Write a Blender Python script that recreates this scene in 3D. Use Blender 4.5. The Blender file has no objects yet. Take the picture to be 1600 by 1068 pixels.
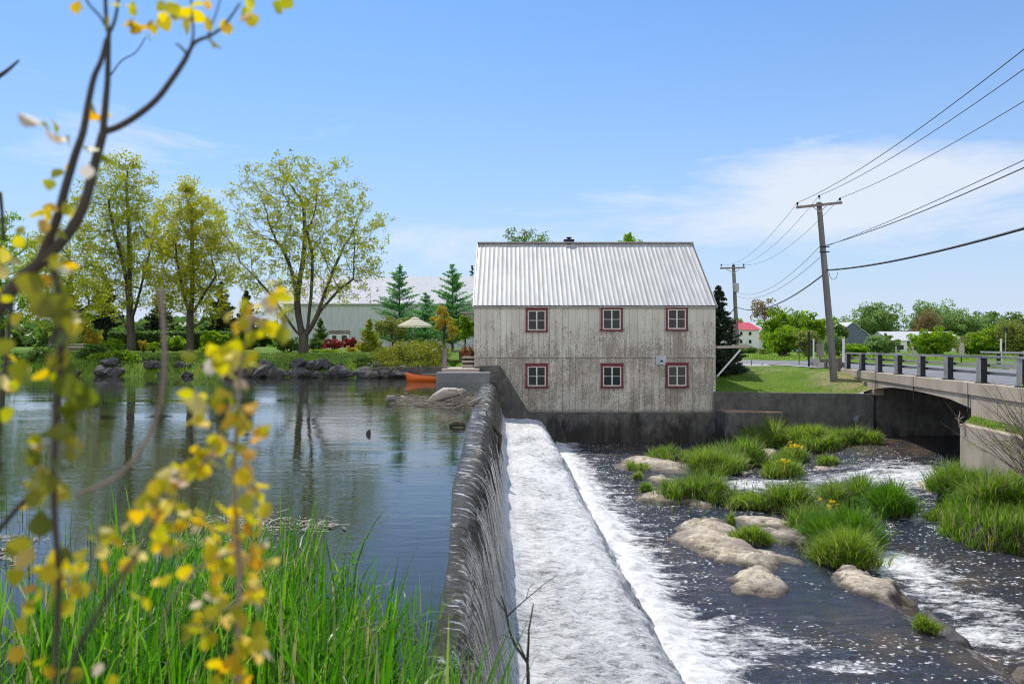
import bpy, math, random
import numpy as np
from mathutils import Vector, Matrix, noise as mnoise
random.seed(7)
RS = np.random.RandomState(11)
S = bpy.context.scene
COL = S.collection
PI = math.pi
FP = 28/36*1600          # focal length in photo pixels
CZ = 1.63                # camera height above the pond
HY = 538.0

# ------------------------------------------------------------------ camera
cd = bpy.data.cameras.new('camera'); cam = bpy.data.objects.new('camera', cd); COL.objects.link(cam)
cam.location = (0, 0, CZ); cam.rotation_euler = (PI/2, 0, 0)
cd.lens = 28; cd.sensor_width = 36; cd.shift_y = 4/1600; cd.clip_end = 6000; cd.clip_start = .05
cd.dof.use_dof = True; cd.dof.focus_distance = 32; cd.dof.aperture_fstop = 5.6
S.camera = cam

# ------------------------------------------------------------------ light
SUN_EL, SUN_AZ = math.radians(56), math.radians(-23)     # azimuth from +Y towards +X
sd = Vector((math.sin(SUN_AZ)*math.cos(SUN_EL), math.cos(SUN_AZ)*math.cos(SUN_EL), math.sin(SUN_EL)))
ld = bpy.data.lights.new('sun', 'SUN'); ld.energy = 4.4; ld.angle = math.radians(.5); ld.color = (1, .95, .87)
lo = bpy.data.objects.new('sun', ld); COL.objects.link(lo); lo.location = (0, 0, 60)
lo.rotation_euler = sd.to_track_quat('Z', 'Y').to_euler()
W = bpy.data.worlds.new('World'); S.world = W; W.use_nodes = True
wt = W.node_tree; wn = wt.nodes; wl = wt.links
def wnode(t, **k):
    n = wn.new(t)
    for a, b in k.items(): setattr(n, a, b)
    return n
bg = wn['Background']; bg.inputs[1].default_value = .15
sky = wnode('ShaderNodeTexSky', sky_type='NISHITA', sun_disc=False)
sky.sun_elevation = SUN_EL; sky.sun_rotation = SUN_AZ % (2*PI); sky.air_density = 1.0; sky.dust_density = .5; sky.ozone_density = 2.0
tc = wnode('ShaderNodeTexCoord')
def wmath(op, a, b=None, c=None, clamp=False):
    n = wnode('ShaderNodeMath', operation=op, use_clamp=clamp)
    for i, v in enumerate((a, b, c)):
        if v is None: continue
        if isinstance(v, (int, float)): n.inputs[i].default_value = v
        else: wl.new(v, n.inputs[i])
    return n.outputs[0]
sx = wnode('ShaderNodeSeparateXYZ'); wl.new(tc.outputs['Generated'], sx.inputs[0])
ox, oy, oz = sx.outputs
az = wmath('ARCTAN2', ox, oy); el = wmath('ARCSINE', oz)
# high wispy cloud: noise in (azimuth, elevation), stretched sideways
cx = wnode('ShaderNodeCombineXYZ'); wl.new(wmath('MULTIPLY', az, 2.2), cx.inputs[0]); wl.new(wmath('MULTIPLY', el, 9), cx.inputs[1])
nz = wnode('ShaderNodeTexNoise'); wl.new(cx.outputs[0], nz.inputs['Vector'])
nz.inputs['Scale'].default_value = 1.7; nz.inputs['Detail'].default_value = 9; nz.inputs['Roughness'].default_value = .66; nz.inputs['Distortion'].default_value = .5
def blob(a0, e0, wa, we):
    a = wmath('POWER', wmath('ABSOLUTE', wmath('DIVIDE', wmath('SUBTRACT', az, a0), wa)), 2.0)
    e = wmath('POWER', wmath('ABSOLUTE', wmath('DIVIDE', wmath('SUBTRACT', el, e0), we)), 2.0)
    return wmath('EXPONENT', wmath('MULTIPLY', wmath('ADD', a, e), -1.0))
m1 = blob(.42, .175, .25, .055)
m2 = blob(.0, .12, .45, .05); m3 = blob(-.5, .22, .35, .09)
amt = wmath('ADD', wmath('MULTIPLY', m1, .5), wmath('ADD', wmath('MULTIPLY', m2, .25), wmath('MULTIPLY', m3, .17)))
back = wmath('MULTIPLY', wmath('SUBTRACT', wmath('MULTIPLY', oy, -1.0), .1), 2.5, clamp=True)  # added bright cloud bank out of view behind the camera, fills shaded fronts
amt = wmath('ADD', amt, wmath('MULTIPLY', back, .35))
cl = wmath('MULTIPLY', wmath('SUBTRACT', wmath('ADD', nz.outputs[0], amt), .67), 3.3, clamp=True)
hz = wmath('MULTIPLY', wmath('EXPONENT', wmath('MULTIPLY', wmath('MAXIMUM', el, 0), -4.5)), 1.15, clamp=True)   # thin milky air low down
hs = wnode('ShaderNodeHueSaturation'); hs.inputs['Saturation'].default_value = 1.0; hs.inputs['Value'].default_value = 1.0
tint = wnode('ShaderNodeMix', data_type='RGBA', blend_type='MULTIPLY'); tint.inputs[0].default_value = 1; wl.new(sky.outputs[0], tint.inputs[6]); tint.inputs[7].default_value = (.34, .71, 1.05, 1)
wl.new(tint.outputs[2], hs.inputs['Color'])
mxh = wnode('ShaderNodeMix', data_type='RGBA'); wl.new(hz, mxh.inputs[0]); wl.new(hs.outputs[0], mxh.inputs[6]); mxh.inputs[7].default_value = (4.3, 5.0, 6.1, 1)
mxc = wnode('ShaderNodeMix', data_type='RGBA'); wl.new(wmath('MULTIPLY', cl, .8), mxc.inputs[0]); wl.new(mxh.outputs[2], mxc.inputs[6]); mxc.inputs[7].default_value = (5.6, 5.9, 6.4, 1)
mxfill = wnode('ShaderNodeMix', data_type='RGBA'); wl.new(wmath('MULTIPLY', wmath('MULTIPLY', back, cl), 1.0, clamp=True), mxfill.inputs[0]); wl.new(mxc.outputs[2], mxfill.inputs[6]); mxfill.inputs[7].default_value = (9.5, 9.2, 8.6, 1)  # colour of the added fill cloud
wl.new(mxfill.outputs[2], bg.inputs[0])
S.view_settings.view_transform = 'Standard'; S.view_settings.look = 'None'; S.view_settings.gamma = 1
S.view_settings.exposure = 0
S.cycles.filter_width = 1.05; S.cycles.max_bounces = 8; S.cycles.transparent_max_bounces = 8; S.cycles.sample_clamp_indirect = 6

# ------------------------------------------------------------------ helpers
def P(x, y, Y):
    """photo pixel + distance -> world point"""
    return Vector(((x-800)/FP*Y, Y, CZ-(y-HY)/FP*Y))
def G(x, y, z=0.0):
    """photo pixel on the level z -> world point"""
    Y = (CZ-z)*FP/(y-HY)
    return Vector(((x-800)/FP*Y, Y, z))
def sm(x, a, b):
    t = np.clip((x-a)/(b-a), 0, 1); return t*t*(3-2*t)

def tagit(o, label=None, cat=None, group=None, kind=None):
    if label: o['label'] = label
    if cat: o['category'] = cat
    if group: o['group'] = group
    if kind: o['kind'] = kind
    return o
def thing(name, label, cat, loc=(0, 0, 0), group=None):
    o = bpy.data.objects.new(name, None); COL.objects.link(o); o.location = loc; o.empty_display_size = .3
    return tagit(o, label, cat, group)
def wloc(o):
    v = Vector((0, 0, 0))
    while o is not None: v += o.location; o = o.parent
    return v
def link(name, me, m, parent=None, smooth=False):
    o = bpy.data.objects.new(name, me); COL.objects.link(o)
    if m is not None: me.materials.append(m)
    if parent is not None: o.parent = parent
    if smooth:
        me.polygons.foreach_set('use_smooth', [True]*len(me.polygons))
    return o
def npmesh(name, V, F, m, parent=None, smooth=False, org=None):
    """V (n,3) world coordinates, F (k,3|4) index array"""
    V = np.asarray(V, dtype=np.float64).reshape(-1, 3)
    off = wloc(parent) if parent is not None else (org if org is not None else Vector((0, 0, 0)))
    V = V-np.array(off)
    F = np.asarray(F, dtype=np.int32); k = F.shape[1]
    me = bpy.data.meshes.new(name)
    me.vertices.add(len(V)); me.vertices.foreach_set('co', V.ravel())
    me.loops.add(F.size); me.loops.foreach_set('vertex_index', F.ravel())
    me.polygons.add(len(F)); me.polygons.foreach_set('loop_start', np.arange(0, F.size, k, dtype=np.int32))
    me.polygons.foreach_set('loop_total', np.full(len(F), k, dtype=np.int32))
    me.update(); me.validate()
    o = link(name, me, m, parent, smooth)
    if parent is None and org is not None: o.location = org
    return o
def gridfaces(nu, nv):
    i = np.arange(nu-1)[:, None]*nv+np.arange(nv-1)[None, :]
    return np.stack([i, i+nv, i+nv+1, i+1], -1).reshape(-1, 4)

class MB:
    def __init__(s): s.v = []; s.f = []
    def add(s, vs, fs):
        n = len(s.v); s.v += [tuple(v) for v in vs]; s.f += [tuple(i+n for i in f) for f in fs]; return s
    def box(s, x0, x1, y0, y1, z0, z1):
        return s.add([(x0, y0, z0), (x1, y0, z0), (x1, y1, z0), (x0, y1, z0), (x0, y0, z1), (x1, y0, z1), (x1, y1, z1), (x0, y1, z1)],
                     [(3, 2, 1, 0), (4, 5, 6, 7), (0, 1, 5, 4), (1, 2, 6, 5), (2, 3, 7, 6), (3, 0, 4, 7)])
    def bar(s, a, b, w, h, up=(0, 0, 1)):
        a, b = Vector(a), Vector(b); d = (b-a).normalized(); u = Vector(up)
        if abs(d.dot(u)) > .97: u = Vector((1, 0, 0))
        r = d.cross(u).normalized()*w/2; u = r.cross(d).normalized()*h/2
        vs = [a-r-u, a+r-u, a+r+u, a-r+u, b-r-u, b+r-u, b+r+u, b-r+u]
        return s.add(vs, [(3, 2, 1, 0), (4, 5, 6, 7), (0, 1, 5, 4), (1, 2, 6, 5), (2, 3, 7, 6), (3, 0, 4, 7)])
    def tube(s, pts, rad, n=6, cap=True):
        pts = [Vector(p) for p in pts]
        if not hasattr(rad, '__len__'): rad = [rad]*len(pts)
        vs = []; prev = None
        for i, p in enumerate(pts):
            d = (pts[min(i+1, len(pts)-1)]-pts[max(i-1, 0)])
            if d.length < 1e-7: d = Vector((0, 0, 1))
            d.normalize()
            if prev is None:
                u = Vector((0, 0, 1)) if abs(d.z) < .9 else Vector((1, 0, 0))
                r = d.cross(u).normalized()
            else:
                r = (prev-d*prev.dot(d)); r = r.normalized() if r.length > 1e-6 else d.orthogonal().normalized()
            prev = r; q = d.cross(r)
            for k in range(n):
                a = 2*PI*k/n; vs.append(p+(r*math.cos(a)+q*math.sin(a))*rad[i])
        fs = []
        for i in range(len(pts)-1):
            for k in range(n):
                a = i*n+k; b = i*n+(k+1) % n; fs.append((a, b, b+n, a+n))
        if cap:
            fs.append(tuple(reversed(range(n)))); m = (len(pts)-1)*n; fs.append(tuple(m+k for k in range(n)))
        return s.add(vs, fs)
    def prism(s, poly, axis, a, b):
        """polygon in the two other axes, extruded from a to b along axis (0 x, 1 y, 2 z)"""
        n = len(poly)
        def mk(p, t):
            c = [0, 0, 0]; o = [i for i in range(3) if i != axis]; c[o[0]], c[o[1]] = p; c[axis] = t; return tuple(c)
        vs = [mk(p, a) for p in poly]+[mk(p, b) for p in poly]
        fs = [tuple(range(n)), tuple(reversed(range(n, 2*n)))]+[(i, i+n, (i+1) % n+n, (i+1) % n) for i in range(n)]
        return s.add(vs, fs)
    def lathe(s, c, prof, n=16):
        c = Vector(c); vs = []; fs = []
        for r, z in prof:
            for k in range(n): vs.append(c+Vector((r*math.cos(2*PI*k/n), r*math.sin(2*PI*k/n), z)))
        for i in range(len(prof)-1):
            for k in range(n):
                a = i*n+k; b = i*n+(k+1) % n; fs.append((a, b, b+n, a+n))
        fs.append(tuple(reversed(range(n)))); m = (len(prof)-1)*n; fs.append(tuple(m+k for k in range(n)))
        return s.add(vs, fs)
    def build(s, name, m, parent=None, smooth=False, org=None, bevel=0):
        off = wloc(parent) if parent is not None else (Vector(org) if org is not None else Vector((0, 0, 0)))
        me = bpy.data.meshes.new(name); me.from_pydata([tuple(Vector(v)-off) for v in s.v], [], s.f); me.update()
        import bmesh
        bm = bmesh.new(); bm.from_mesh(me); bmesh.ops.recalc_face_normals(bm, faces=bm.faces)
        bm.to_mesh(me); bm.free()
        o = link(name, me, m, parent, smooth)
        if parent is None and org is not None: o.location = org
        if bevel:
            b = o.modifiers.new('b', 'BEVEL'); b.width = bevel; b.segments = 2; b.limit_method = 'ANGLE'
        return o

# ------------------------------------------------------------------ materials
def newmat(name):
    m = bpy.data.materials.new(name); m.use_nodes = True
    return m, m.node_tree.nodes, m.node_tree.links, m.node_tree.nodes['Principled BSDF']
def ramp(n, l, fac, stops, interp='LINEAR'):
    r = n.new('ShaderNodeValToRGB'); r.color_ramp.interpolation = interp
    e = r.color_ramp.elements
    while len(e) < len(stops): e.new(.5)
    for i, (p, c) in enumerate(stops):
        e[i].position = p
        e[i].color = (c, c, c, 1) if isinstance(c, (int, float)) else (c[0], c[1], c[2], 1)
    l.new(fac, r.inputs[0]); return r.outputs[0]
def tnoise(n, l, vec, scale, detail=5, rough=.55, dist=0, stretch=None):
    if stretch is not None:
        mp = n.new('ShaderNodeMapping'); mp.inputs['Scale'].default_value = stretch; l.new(vec, mp.inputs[0]); vec = mp.outputs[0]
    t = n.new('ShaderNodeTexNoise'); l.new(vec, t.inputs['Vector'])
    t.inputs['Scale'].default_value = scale; t.inputs['Detail'].default_value = detail; t.inputs['Roughness'].default_value = rough; t.inputs['Distortion'].default_value = dist
    return t.outputs[0]
def nmath(n, l, op, a, b=None, clamp=False, c=None):
    q = n.new('ShaderNodeMath'); q.operation = op; q.use_clamp = clamp
    for i, v in enumerate((a, b, c)):
        if v is None: continue
        if isinstance(v, (int, float)): q.inputs[i].default_value = v
        else: l.new(v, q.inputs[i])
    return q.outputs[0]
def mixc(n, l, fac, a, b, mode='MIX'):
    q = n.new('ShaderNodeMix'); q.data_type = 'RGBA'; q.blend_type = mode
    for i, v in ((0, fac), (6, a), (7, b)):
        if isinstance(v, (int, float)): q.inputs[i].default_value = v
        elif isinstance(v, tuple): q.inputs[i].default_value = (*v[:3], 1)
        else: l.new(v, q.inputs[i])
    return q.outputs[2]
def bump(n, l, h, strength=.5, dist=.02):
    b = n.new('ShaderNodeBump'); b.inputs['Strength'].default_value = strength; b.inputs['Distance'].default_value = dist
    l.new(h, b.inputs['Height']); return b.outputs[0]
def rough_mat(name, stops, scale=4, rough=.8, bscale=None, bstr=.4, bdist=.02, stretch=None, metallic=0, spec=.5, detail=6, extra=None):
    """noise-mottled surface with matching relief; object coordinates"""
    m, n, l, b = newmat(name)
    t = n.new('ShaderNodeTexCoord').outputs['Object']
    f = tnoise(n, l, t, scale, detail, .6, .2, stretch)
    c = ramp(n, l, f, stops)
    if extra: c = extra(n, l, t, c)
    l.new(c, b.inputs['Base Color']); b.inputs['Roughness'].default_value = rough; b.inputs['Metallic'].default_value = metallic
    b.inputs['Specular IOR Level'].default_value = spec
    if bstr: l.new(bump(n, l, tnoise(n, l, t, bscale or scale*4, 6, .6, 0, stretch), bstr, bdist), b.inputs['Normal'])
    return m
def leaf_mat(name, cols, trans=.5, rough=.5, spec=.4):
    m, n, l, b = newmat(name)
    g = n.new('ShaderNodeNewGeometry').outputs['Random Per Island']
    stops = [((i+.5)/len(cols), c) for i, c in enumerate(cols)]
    c = ramp(n, l, g, stops)
    l.new(c, b.inputs['Base Color']); b.inputs['Roughness'].default_value = rough; b.inputs['Specular IOR Level'].default_value = spec
    t = n.new('ShaderNodeBsdfTranslucent')
    c2 = n.new('ShaderNodeHueSaturation'); l.new(c, c2.inputs['Color']); c2.inputs['Value'].default_value = 1.7; c2.inputs['Saturation'].default_value = 1.1
    l.new(c2.outputs[0], t.inputs['Color'])
    x = n.new('ShaderNodeMixShader'); x.inputs[0].default_value = trans
    l.new(b.outputs[0], x.inputs[1]); l.new(t.outputs[0], x.inputs[2]); l.new(x.outputs[0], n['Material Output'].inputs[0])
    return m
M = {}
def gauss_dirt(n, l, t, c):
    f = tnoise(n, l, t, 3.2, 9, .75, .6, (1, 1, .55))
    c = mixc(n, l, ramp(n, l, f, [(.42, 0), (.62, .75)]), c, (.05, .047, .045))
    g = n.new('ShaderNodeNewGeometry'); q = n.new('ShaderNodeSeparateXYZ'); l.new(g.outputs['Position'], q.inputs[0])
    big = tnoise(n, l, t, .8, 7, .7, .4, (1, 1, .6))
    wet = ramp(n, l, nmath(n, l, 'SUBTRACT', nmath(n, l, 'MULTIPLY', nmath(n, l, 'ADD', q.outputs[2], 2.95), .55), nmath(n, l, 'MULTIPLY', nmath(n, l, 'SUBTRACT', big, .5), 2.6)), [(.25, 1), (.55, 0)])
    c = mixc(n, l, nmath(n, l, 'MULTIPLY', wet, .9), c, (.018, .017, .016))
    dr = ramp(n, l, tnoise(n, l, t, 2.2, 5, .6, 0, (1, 1, .1)), [(.5, 0), (.7, .5)])
    return mixc(n, l, dr, c, (.15, .145, .135))
M['conc_dark'] = rough_mat('weathered_wet_concrete', [(.3, (.075, .075, .072)), (.55, (.135, .132, .125)), (.75, (.21, .2, .188))], 1.6, .75, 9, .5, .03, extra=gauss_dirt)
def streaks(n, l, t, c):
    f = tnoise(n, l, t, 3, 6, .6, 0, (1, 1, .12))
    c = mixc(n, l, ramp(n, l, f, [(.5, 0), (.8, .45)]), c, (.13, .11, .09))
    return c
M['conc_bridge'] = rough_mat('bridge_concrete', [(.3, (.36, .295, .225)), (.55, (.47, .385, .295)), (.8, (.56, .465, .37))], 1.2, .85, 14, .35, .015, extra=streaks)
M['conc_grey'] = rough_mat('grey_poured_concrete', [(.3, (.16, .17, .175)), (.6, (.22, .228, .232)), (.8, (.29, .29, .285))], 2, .8, 20, .25, .01)
M['conc_light'] = rough_mat('pale_slab_concrete', [(.3, (.34, .3, .25)), (.7, (.46, .41, .35))], 2, .85, 18, .3, .01)  # paler concrete of the landing slab and steps
M['rock'] = rough_mat('pale_river_rock', [(.25, (.12, .09, .07)), (.42, (.30, .24, .18)), (.6, (.47, .39, .31)), (.8, (.56, .48, .39))], 1.1, .8, 5, .9, .08, extra=gauss_dirt)
def rockx(n, l, t, c):
    w = tnoise(n, l, t, 1.6, 8, .6, 1.2, (1, 2.5, 1)); sl_ = tnoise(n, l, t, 7, 6, .7); c = mixc(n, l, ramp(n, l, sl_, [(.52, 0), (.62, .6)]), c, (.2, .16, .13))
    c = mixc(n, l, ramp(n, l, w, [(.485, 0), (.5, .9), (.515, 0)]), c, (.1, .075, .055))
    f = tnoise(n, l, t, .9, 6, .6)
    c = mixc(n, l, ramp(n, l, f, [(.46, 0), (.6, .75)]), c, (.22, .18, .15))
    g = n.new('ShaderNodeNewGeometry'); sp = n.new('ShaderNodeSeparateXYZ'); l.new(g.outputs['Position'], sp.inputs[0])
    wet = ramp(n, l, nmath(n, l, 'ADD', nmath(n, l, 'MULTIPLY', nmath(n, l, 'ADD', sp.outputs[2], 2.93), 6), nmath(n, l, 'MULTIPLY', f, .8)), [(.38, 1), (.8, 0)])
    return mixc(n, l, nmath(n, l, 'MULTIPLY', wet, .85), c, (.055, .042, .033))
M['rock'] = rough_mat('pale_river_rock', [(.25, (.34, .275, .195)), (.5, (.57, .485, .355)), (.8, (.7, .62, .48))], 2.2, .8, 6, .9, .06, extra=rockx)
M['boulder'] = rough_mat('shore_boulder', [(.3, (.035, .033, .035)), (.55, (.08, .076, .078)), (.8, (.17, .16, .155))], 2.5, .85, 9, .6, .04)
M['wood_dark'] = rough_mat('bark', [(.3, (.035, .028, .022)), (.7, (.10, .083, .066))], 6, .9, 20, .6, .02, (1, 1, .25))
M['bark'] = rough_mat('maple_bark', [(.3, (.05, .042, .034)), (.7, (.13, .11, .09))], 5, .9, 14, .8, .04, (1, 1, .2))
M['driftwood'] = rough_mat('bleached_driftwood', [(.3, (.3, .26, .21)), (.7, (.55, .5, .43))], 3, .8, 12, .5, .02, (.3, 2, 2))
M['wood_grey'] = rough_mat('weathered_grey_wood', [(.3, (.16, .14, .12)), (.7, (.30, .27, .24))], 4, .85, 20, .5, .01, (1, 1, .15))
M['pole'] = rough_mat('utility_pole_wood', [(.3, (.13, .12, .115)), (.7, (.24, .225, .21))], 4, .85, 20, .5, .01, (1, 1, .1))
M['wood_brown'] = rough_mat('brown_post_wood', [(.3, (.1, .08, .065)), (.7, (.2, .165, .14))], 5, .85, 18, .5, .01, (1, 1, .15))
M['steel_dark'] = rough_mat('dark_painted_steel', [(.3, (.022, .026, .032)), (.7, (.04, .045, .054))], 8, .75, 30, .1, .005, spec=.2)
M['galv'] = rough_mat('galvanised_steel', [(.3, (.34, .33, .32)), (.7, (.46, .45, .43))], 5, .5, 20, .1, .005, metallic=.4)
M['cable'] = rough_mat('black_cable', [(.3, (.02, .02, .022)), (.7, (.035, .035, .04))], 5, .6, bstr=0)
M['wire'] = rough_mat('thin_wire', [(.3, (.06, .06, .065)), (.7, (.1, .1, .11))], 5, .6, bstr=0)
M['white'] = rough_mat('white_paint', [(.3, (.68, .69, .7)), (.7, (.8, .8, .79))], 3, .6, 20, .1, .004)
M['maroon'] = rough_mat('maroon_trim_paint', [(.3, (.12, .016, .026)), (.62, (.185, .026, .042)), (.8, (.26, .11, .11))], 7, .6, 30, .2, .004)
M['orange'] = rough_mat('orange_canoe_hull', [(.3, (.72, .12, .015)), (.7, (.8, .17, .02))], 2, .35, 10, .03, .004)
M['canvas'] = leaf_mat('cream_canvas', [(.72, .66, .55), (.78, .72, .62)], .35, .8, .1)
M['sash'] = rough_mat('white_sash_paint', [(.3, (.5, .49, .46)), (.7, (.72, .71, .68))], 8, .6, 30, .2, .003)
m, n, l, b = newmat('dark_window_glass'); oi = n.new('ShaderNodeObjectInfo'); l.new(ramp(n, l, oi.outputs['Random'], [(0, (.012, .018, .018)), (.5, (.03, .042, .04)), (1, (.075, .085, .08))]), b.inputs['Base Color']); b.inputs['Roughness'].default_value = .08; b.inputs['Specular IOR Level'].default_value = .3
t = n.new('ShaderNodeTexCoord').outputs['Object']; l.new(bump(n, l, tnoise(n, l, t, 2, 2), .1, .02), b.inputs['Normal']); M['glass'] = m
M['redroof'] = rough_mat('red_metal_roof', [(.3, (.5, .05, .06)), (.7, (.62, .10, .11))], 2, .45, 10, .1, .01)
M['blue'] = rough_mat('blue_grey_siding', [(.3, (.10, .13, .19)), (.7, (.13, .165, .23))], 2, .7, 10, .1, .01)
M['asphalt'] = rough_mat('sun_bleached_asphalt', [(.3, (.16, .16, .165)), (.7, (.22, .22, .225))], 1.5, .9, 60, .3, .01)
M['gravel'] = rough_mat('gravel_drive', [(.3, (.3, .28, .25)), (.7, (.42, .4, .36))], 3, .9, 60, .4, .02)
M['paint'] = rough_mat('road_paint', [(.3, (.6, .6, .58)), (.7, (.75, .75, .72))], 3, .7, bstr=0)
M['mud'] = rough_mat('dark_bank_mud', [(.3, (.03, .026, .018)), (.7, (.07, .06, .04))], 4, .9, 14, .8, .04)

# lawn: green with worn straw patches and clover mottling
m, n, l, b = newmat('lawn_and_ground')
t = n.new('ShaderNodeTexCoord').outputs['Object']
c = ramp(n, l, tnoise(n, l, t, .7, 8, .65), [(.3, (.09, .17, .012)), (.5, (.14, .245, .018)), (.7, (.2, .3, .03))])
c = mixc(n, l, ramp(n, l, tnoise(n, l, t, 9, 6, .7), [(.35, .55), (.65, 0)]), c, (.05, .10, .01))
at = n.new('ShaderNodeAttribute'); at.attribute_name = 'straw'
f = nmath(n, l, 'SUBTRACT', nmath(n, l, 'ADD', at.outputs['Fac'], tnoise(n, l, t, 1.2, 6, .7)), .62, clamp=True)
c = mixc(n, l, nmath(n, l, 'MULTIPLY', f, 3, clamp=True), c, (.34, .28, .15))
l.new(c, b.inputs['Base Color']); b.inputs['Roughness'].default_value = .9; b.inputs['Specular IOR Level'].default_value = .15
l.new(bump(n, l, tnoise(n, l, t, 25, 6, .8), .9, .06), b.inputs['Normal']); M['lawn'] = m

# mill siding: grey-white paint weathering to brown speckle, worse low down and under the windows
m, n, l, b = newmat('peeling_whitewashed_boards')
g = n.new('ShaderNodeNewGeometry'); t = n.new('ShaderNodeTexCoord').outputs['Object']
sp = n.new('ShaderNodeSeparateXYZ'); l.new(g.outputs['Position'], sp.inputs[0]); zx, zy, zz = sp.outputs
base = ramp(n, l, tnoise(n, l, t, 1.3, 6, .6, 0, (1, 1, .3)), [(.3, (.56, .54, .48)), (.7, (.69, .67, .61))])
isl = ramp(n, l, g.outputs['Random Per Island'], [(0, .92), (1, 1.0)]); base = mixc(n, l, 1.0, base, isl, 'MULTIPLY')
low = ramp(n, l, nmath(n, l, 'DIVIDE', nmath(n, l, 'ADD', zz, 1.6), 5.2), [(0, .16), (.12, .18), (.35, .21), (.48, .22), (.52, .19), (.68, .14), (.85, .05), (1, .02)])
def under(x0, z0, z1):   # runoff streak below a sill
    a = nmath(n, l, 'MULTIPLY', nmath(n, l, 'ABSOLUTE', nmath(n, l, 'SUBTRACT', zx, x0)), 1.6)
    k = nmath(n, l, 'SUBTRACT', 1.0, a, True)
    zf = nmath(n, l, 'MULTIPLY', nmath(n, l, 'LESS_THAN', zz, z1), nmath(n, l, 'SUBTRACT', 1.0, nmath(n, l, 'DIVIDE', nmath(n, l, 'SUBTRACT', z1, zz), z1-z0), True))
    return nmath(n, l, 'MULTIPLY', k, zf)
acc = nmath(n, l, 'ADD', nmath(n, l, 'MULTIPLY', under(7.8, .2, 2.3), .2), nmath(n, l, 'MULTIPLY', under(4.7, .9, 2.3), .13))
acc = nmath(n, l, 'ADD', acc, nmath(n, l, 'MULTIPLY', under(7.8, -1.9, -.35), .13))
dens = nmath(n, l, 'ADD', low, acc)
sp1 = tnoise(n, l, t, 16, 5, .75, .3, (1, 1, .7)); patch = tnoise(n, l, t, .9, 6, .65)
strk = tnoise(n, l, t, 4, 6, .7, .3, (1.2, 1, .16))
v = nmath(n, l, 'ADD', sp1, nmath(n, l, 'MULTIPLY', nmath(n, l, 'SUBTRACT', patch, .5), .6))
v = nmath(n, l, 'ADD', v, nmath(n, l, 'MULTIPLY', nmath(n, l, 'SUBTRACT', strk, .5), .3))
v = nmath(n, l, 'ADD', v, dens)
peel = ramp(n, l, v, [(.64, 0), (.76, 1)])
brown = ramp(n, l, tnoise(n, l, t, 2.2, 5, .6), [(.35, (.10, .085, .07)), (.55, (.22, .145, .09)), (.7, (.16, .135, .11))])
c = mixc(n, l, nmath(n, l, 'MULTIPLY', peel, .62), base, brown)
soot = ramp(n, l, nmath(n, l, 'ADD', strk, nmath(n, l, 'MULTIPLY', dens, .8)), [(.55, 0), (.85, .42)])
c = mixc(n, l, soot, c, (.2, .185, .16))
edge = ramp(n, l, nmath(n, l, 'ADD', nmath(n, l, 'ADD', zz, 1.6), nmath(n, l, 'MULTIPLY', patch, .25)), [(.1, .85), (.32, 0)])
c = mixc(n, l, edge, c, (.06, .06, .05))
l.new(c, b.inputs['Base Color']); b.inputs['Roughness'].default_value = .85
l.new(bump(n, l, nmath(n, l, 'SUBTRACT', 1.0, peel), .5, .006), b.inputs['Normal']); M['siding'] = m
M['barn_white'] = rough_mat('old_white_barn_boards', [(.3, (.42, .45, .5)), (.58, (.55, .58, .62)), (.72, (.5, .53, .57)), (.8, (.16, .15, .14))], 3, .8, 20, .2, .01, (1.5, 1, .25), detail=8)
M['groove'] = rough_mat('dark_gap', [(.3, (.03, .028, .025)), (.7, (.06, .055, .05))], 4, .9, bstr=0)
m, n, l, b = newmat('galvanised_ribbed_roof')
t = n.new('ShaderNodeTexCoord').outputs['Object']
c = ramp(n, l, tnoise(n, l, t, 3, 6, .6, 0, (1.5, .15, .15)), [(.3, (.36, .36, .35)), (.5, (.46, .46, .45)), (.7, (.56, .56, .545))])
c = mixc(n, l, ramp(n, l, tnoise(n, l, t, 1.2, 7, .7), [(.5, 0), (.75, .4)]), c, (.42, .39, .36))
l.new(c, b.inputs['Base Color']); b.inputs['Metallic'].default_value = .15; b.inputs['Roughness'].default_value = .62; b.inputs['Specular IOR Level'].default_value = .3; M['roof'] = m
M['barn_roof'] = rough_mat('pale_barn_roof', [(.3, (.5, .51, .53)), (.7, (.6, .6, .61))], 1.5, .9, 6, .1, .02, spec=.15)

# foliage
M['leaf_maple'] = leaf_mat('spring_maple_leaf', [(.28, .32, .03), (.38, .40, .04), (.2, .25, .03), (.46, .43, .05), (.14, .18, .03)], .6)
M['leaf_maple_b'] = leaf_mat('young_yellow_leaf', [(.34, .36, .03), (.45, .43, .04), (.24, .28, .03), (.48, .43, .05), (.16, .19, .03)], .6)
M['leaf_green'] = leaf_mat('fresh_green_leaf', [(.16, .28, .02), (.22, .34, .03), (.28, .38, .03), (.12, .22, .02)], .5)
M['leaf_mid'] = leaf_mat('mid_green_leaf', [(.09, .17, .03), (.13, .22, .04), (.17, .26, .05), (.07, .13, .03)], .4)
M['leaf_willow'] = leaf_mat('grey_green_willow_leaf', [(.16, .26, .07), (.2, .31, .09), (.13, .21, .06), (.25, .35, .11)], .4)
M['leaf_olive'] = leaf_mat('olive_leaf', [(.2, .24, .05), (.25, .29, .06), (.16, .2, .05), (.28, .28, .08)], .4)
M['leaf_dark'] = leaf_mat('dark_evergreen', [(.015, .03, .012), (.025, .045, .018), (.035, .06, .02), (.012, .022, .012)], .2)
M['leaf_spruce'] = leaf_mat('spruce_needle', [(.022, .042, .022), (.035, .06, .028), (.05, .08, .04)], .2)
M['leaf_larch'] = leaf_mat('larch_needle', [(.1, .27, .09), (.14, .34, .1), (.08, .21, .07), (.18, .36, .09)], .5)
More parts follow.
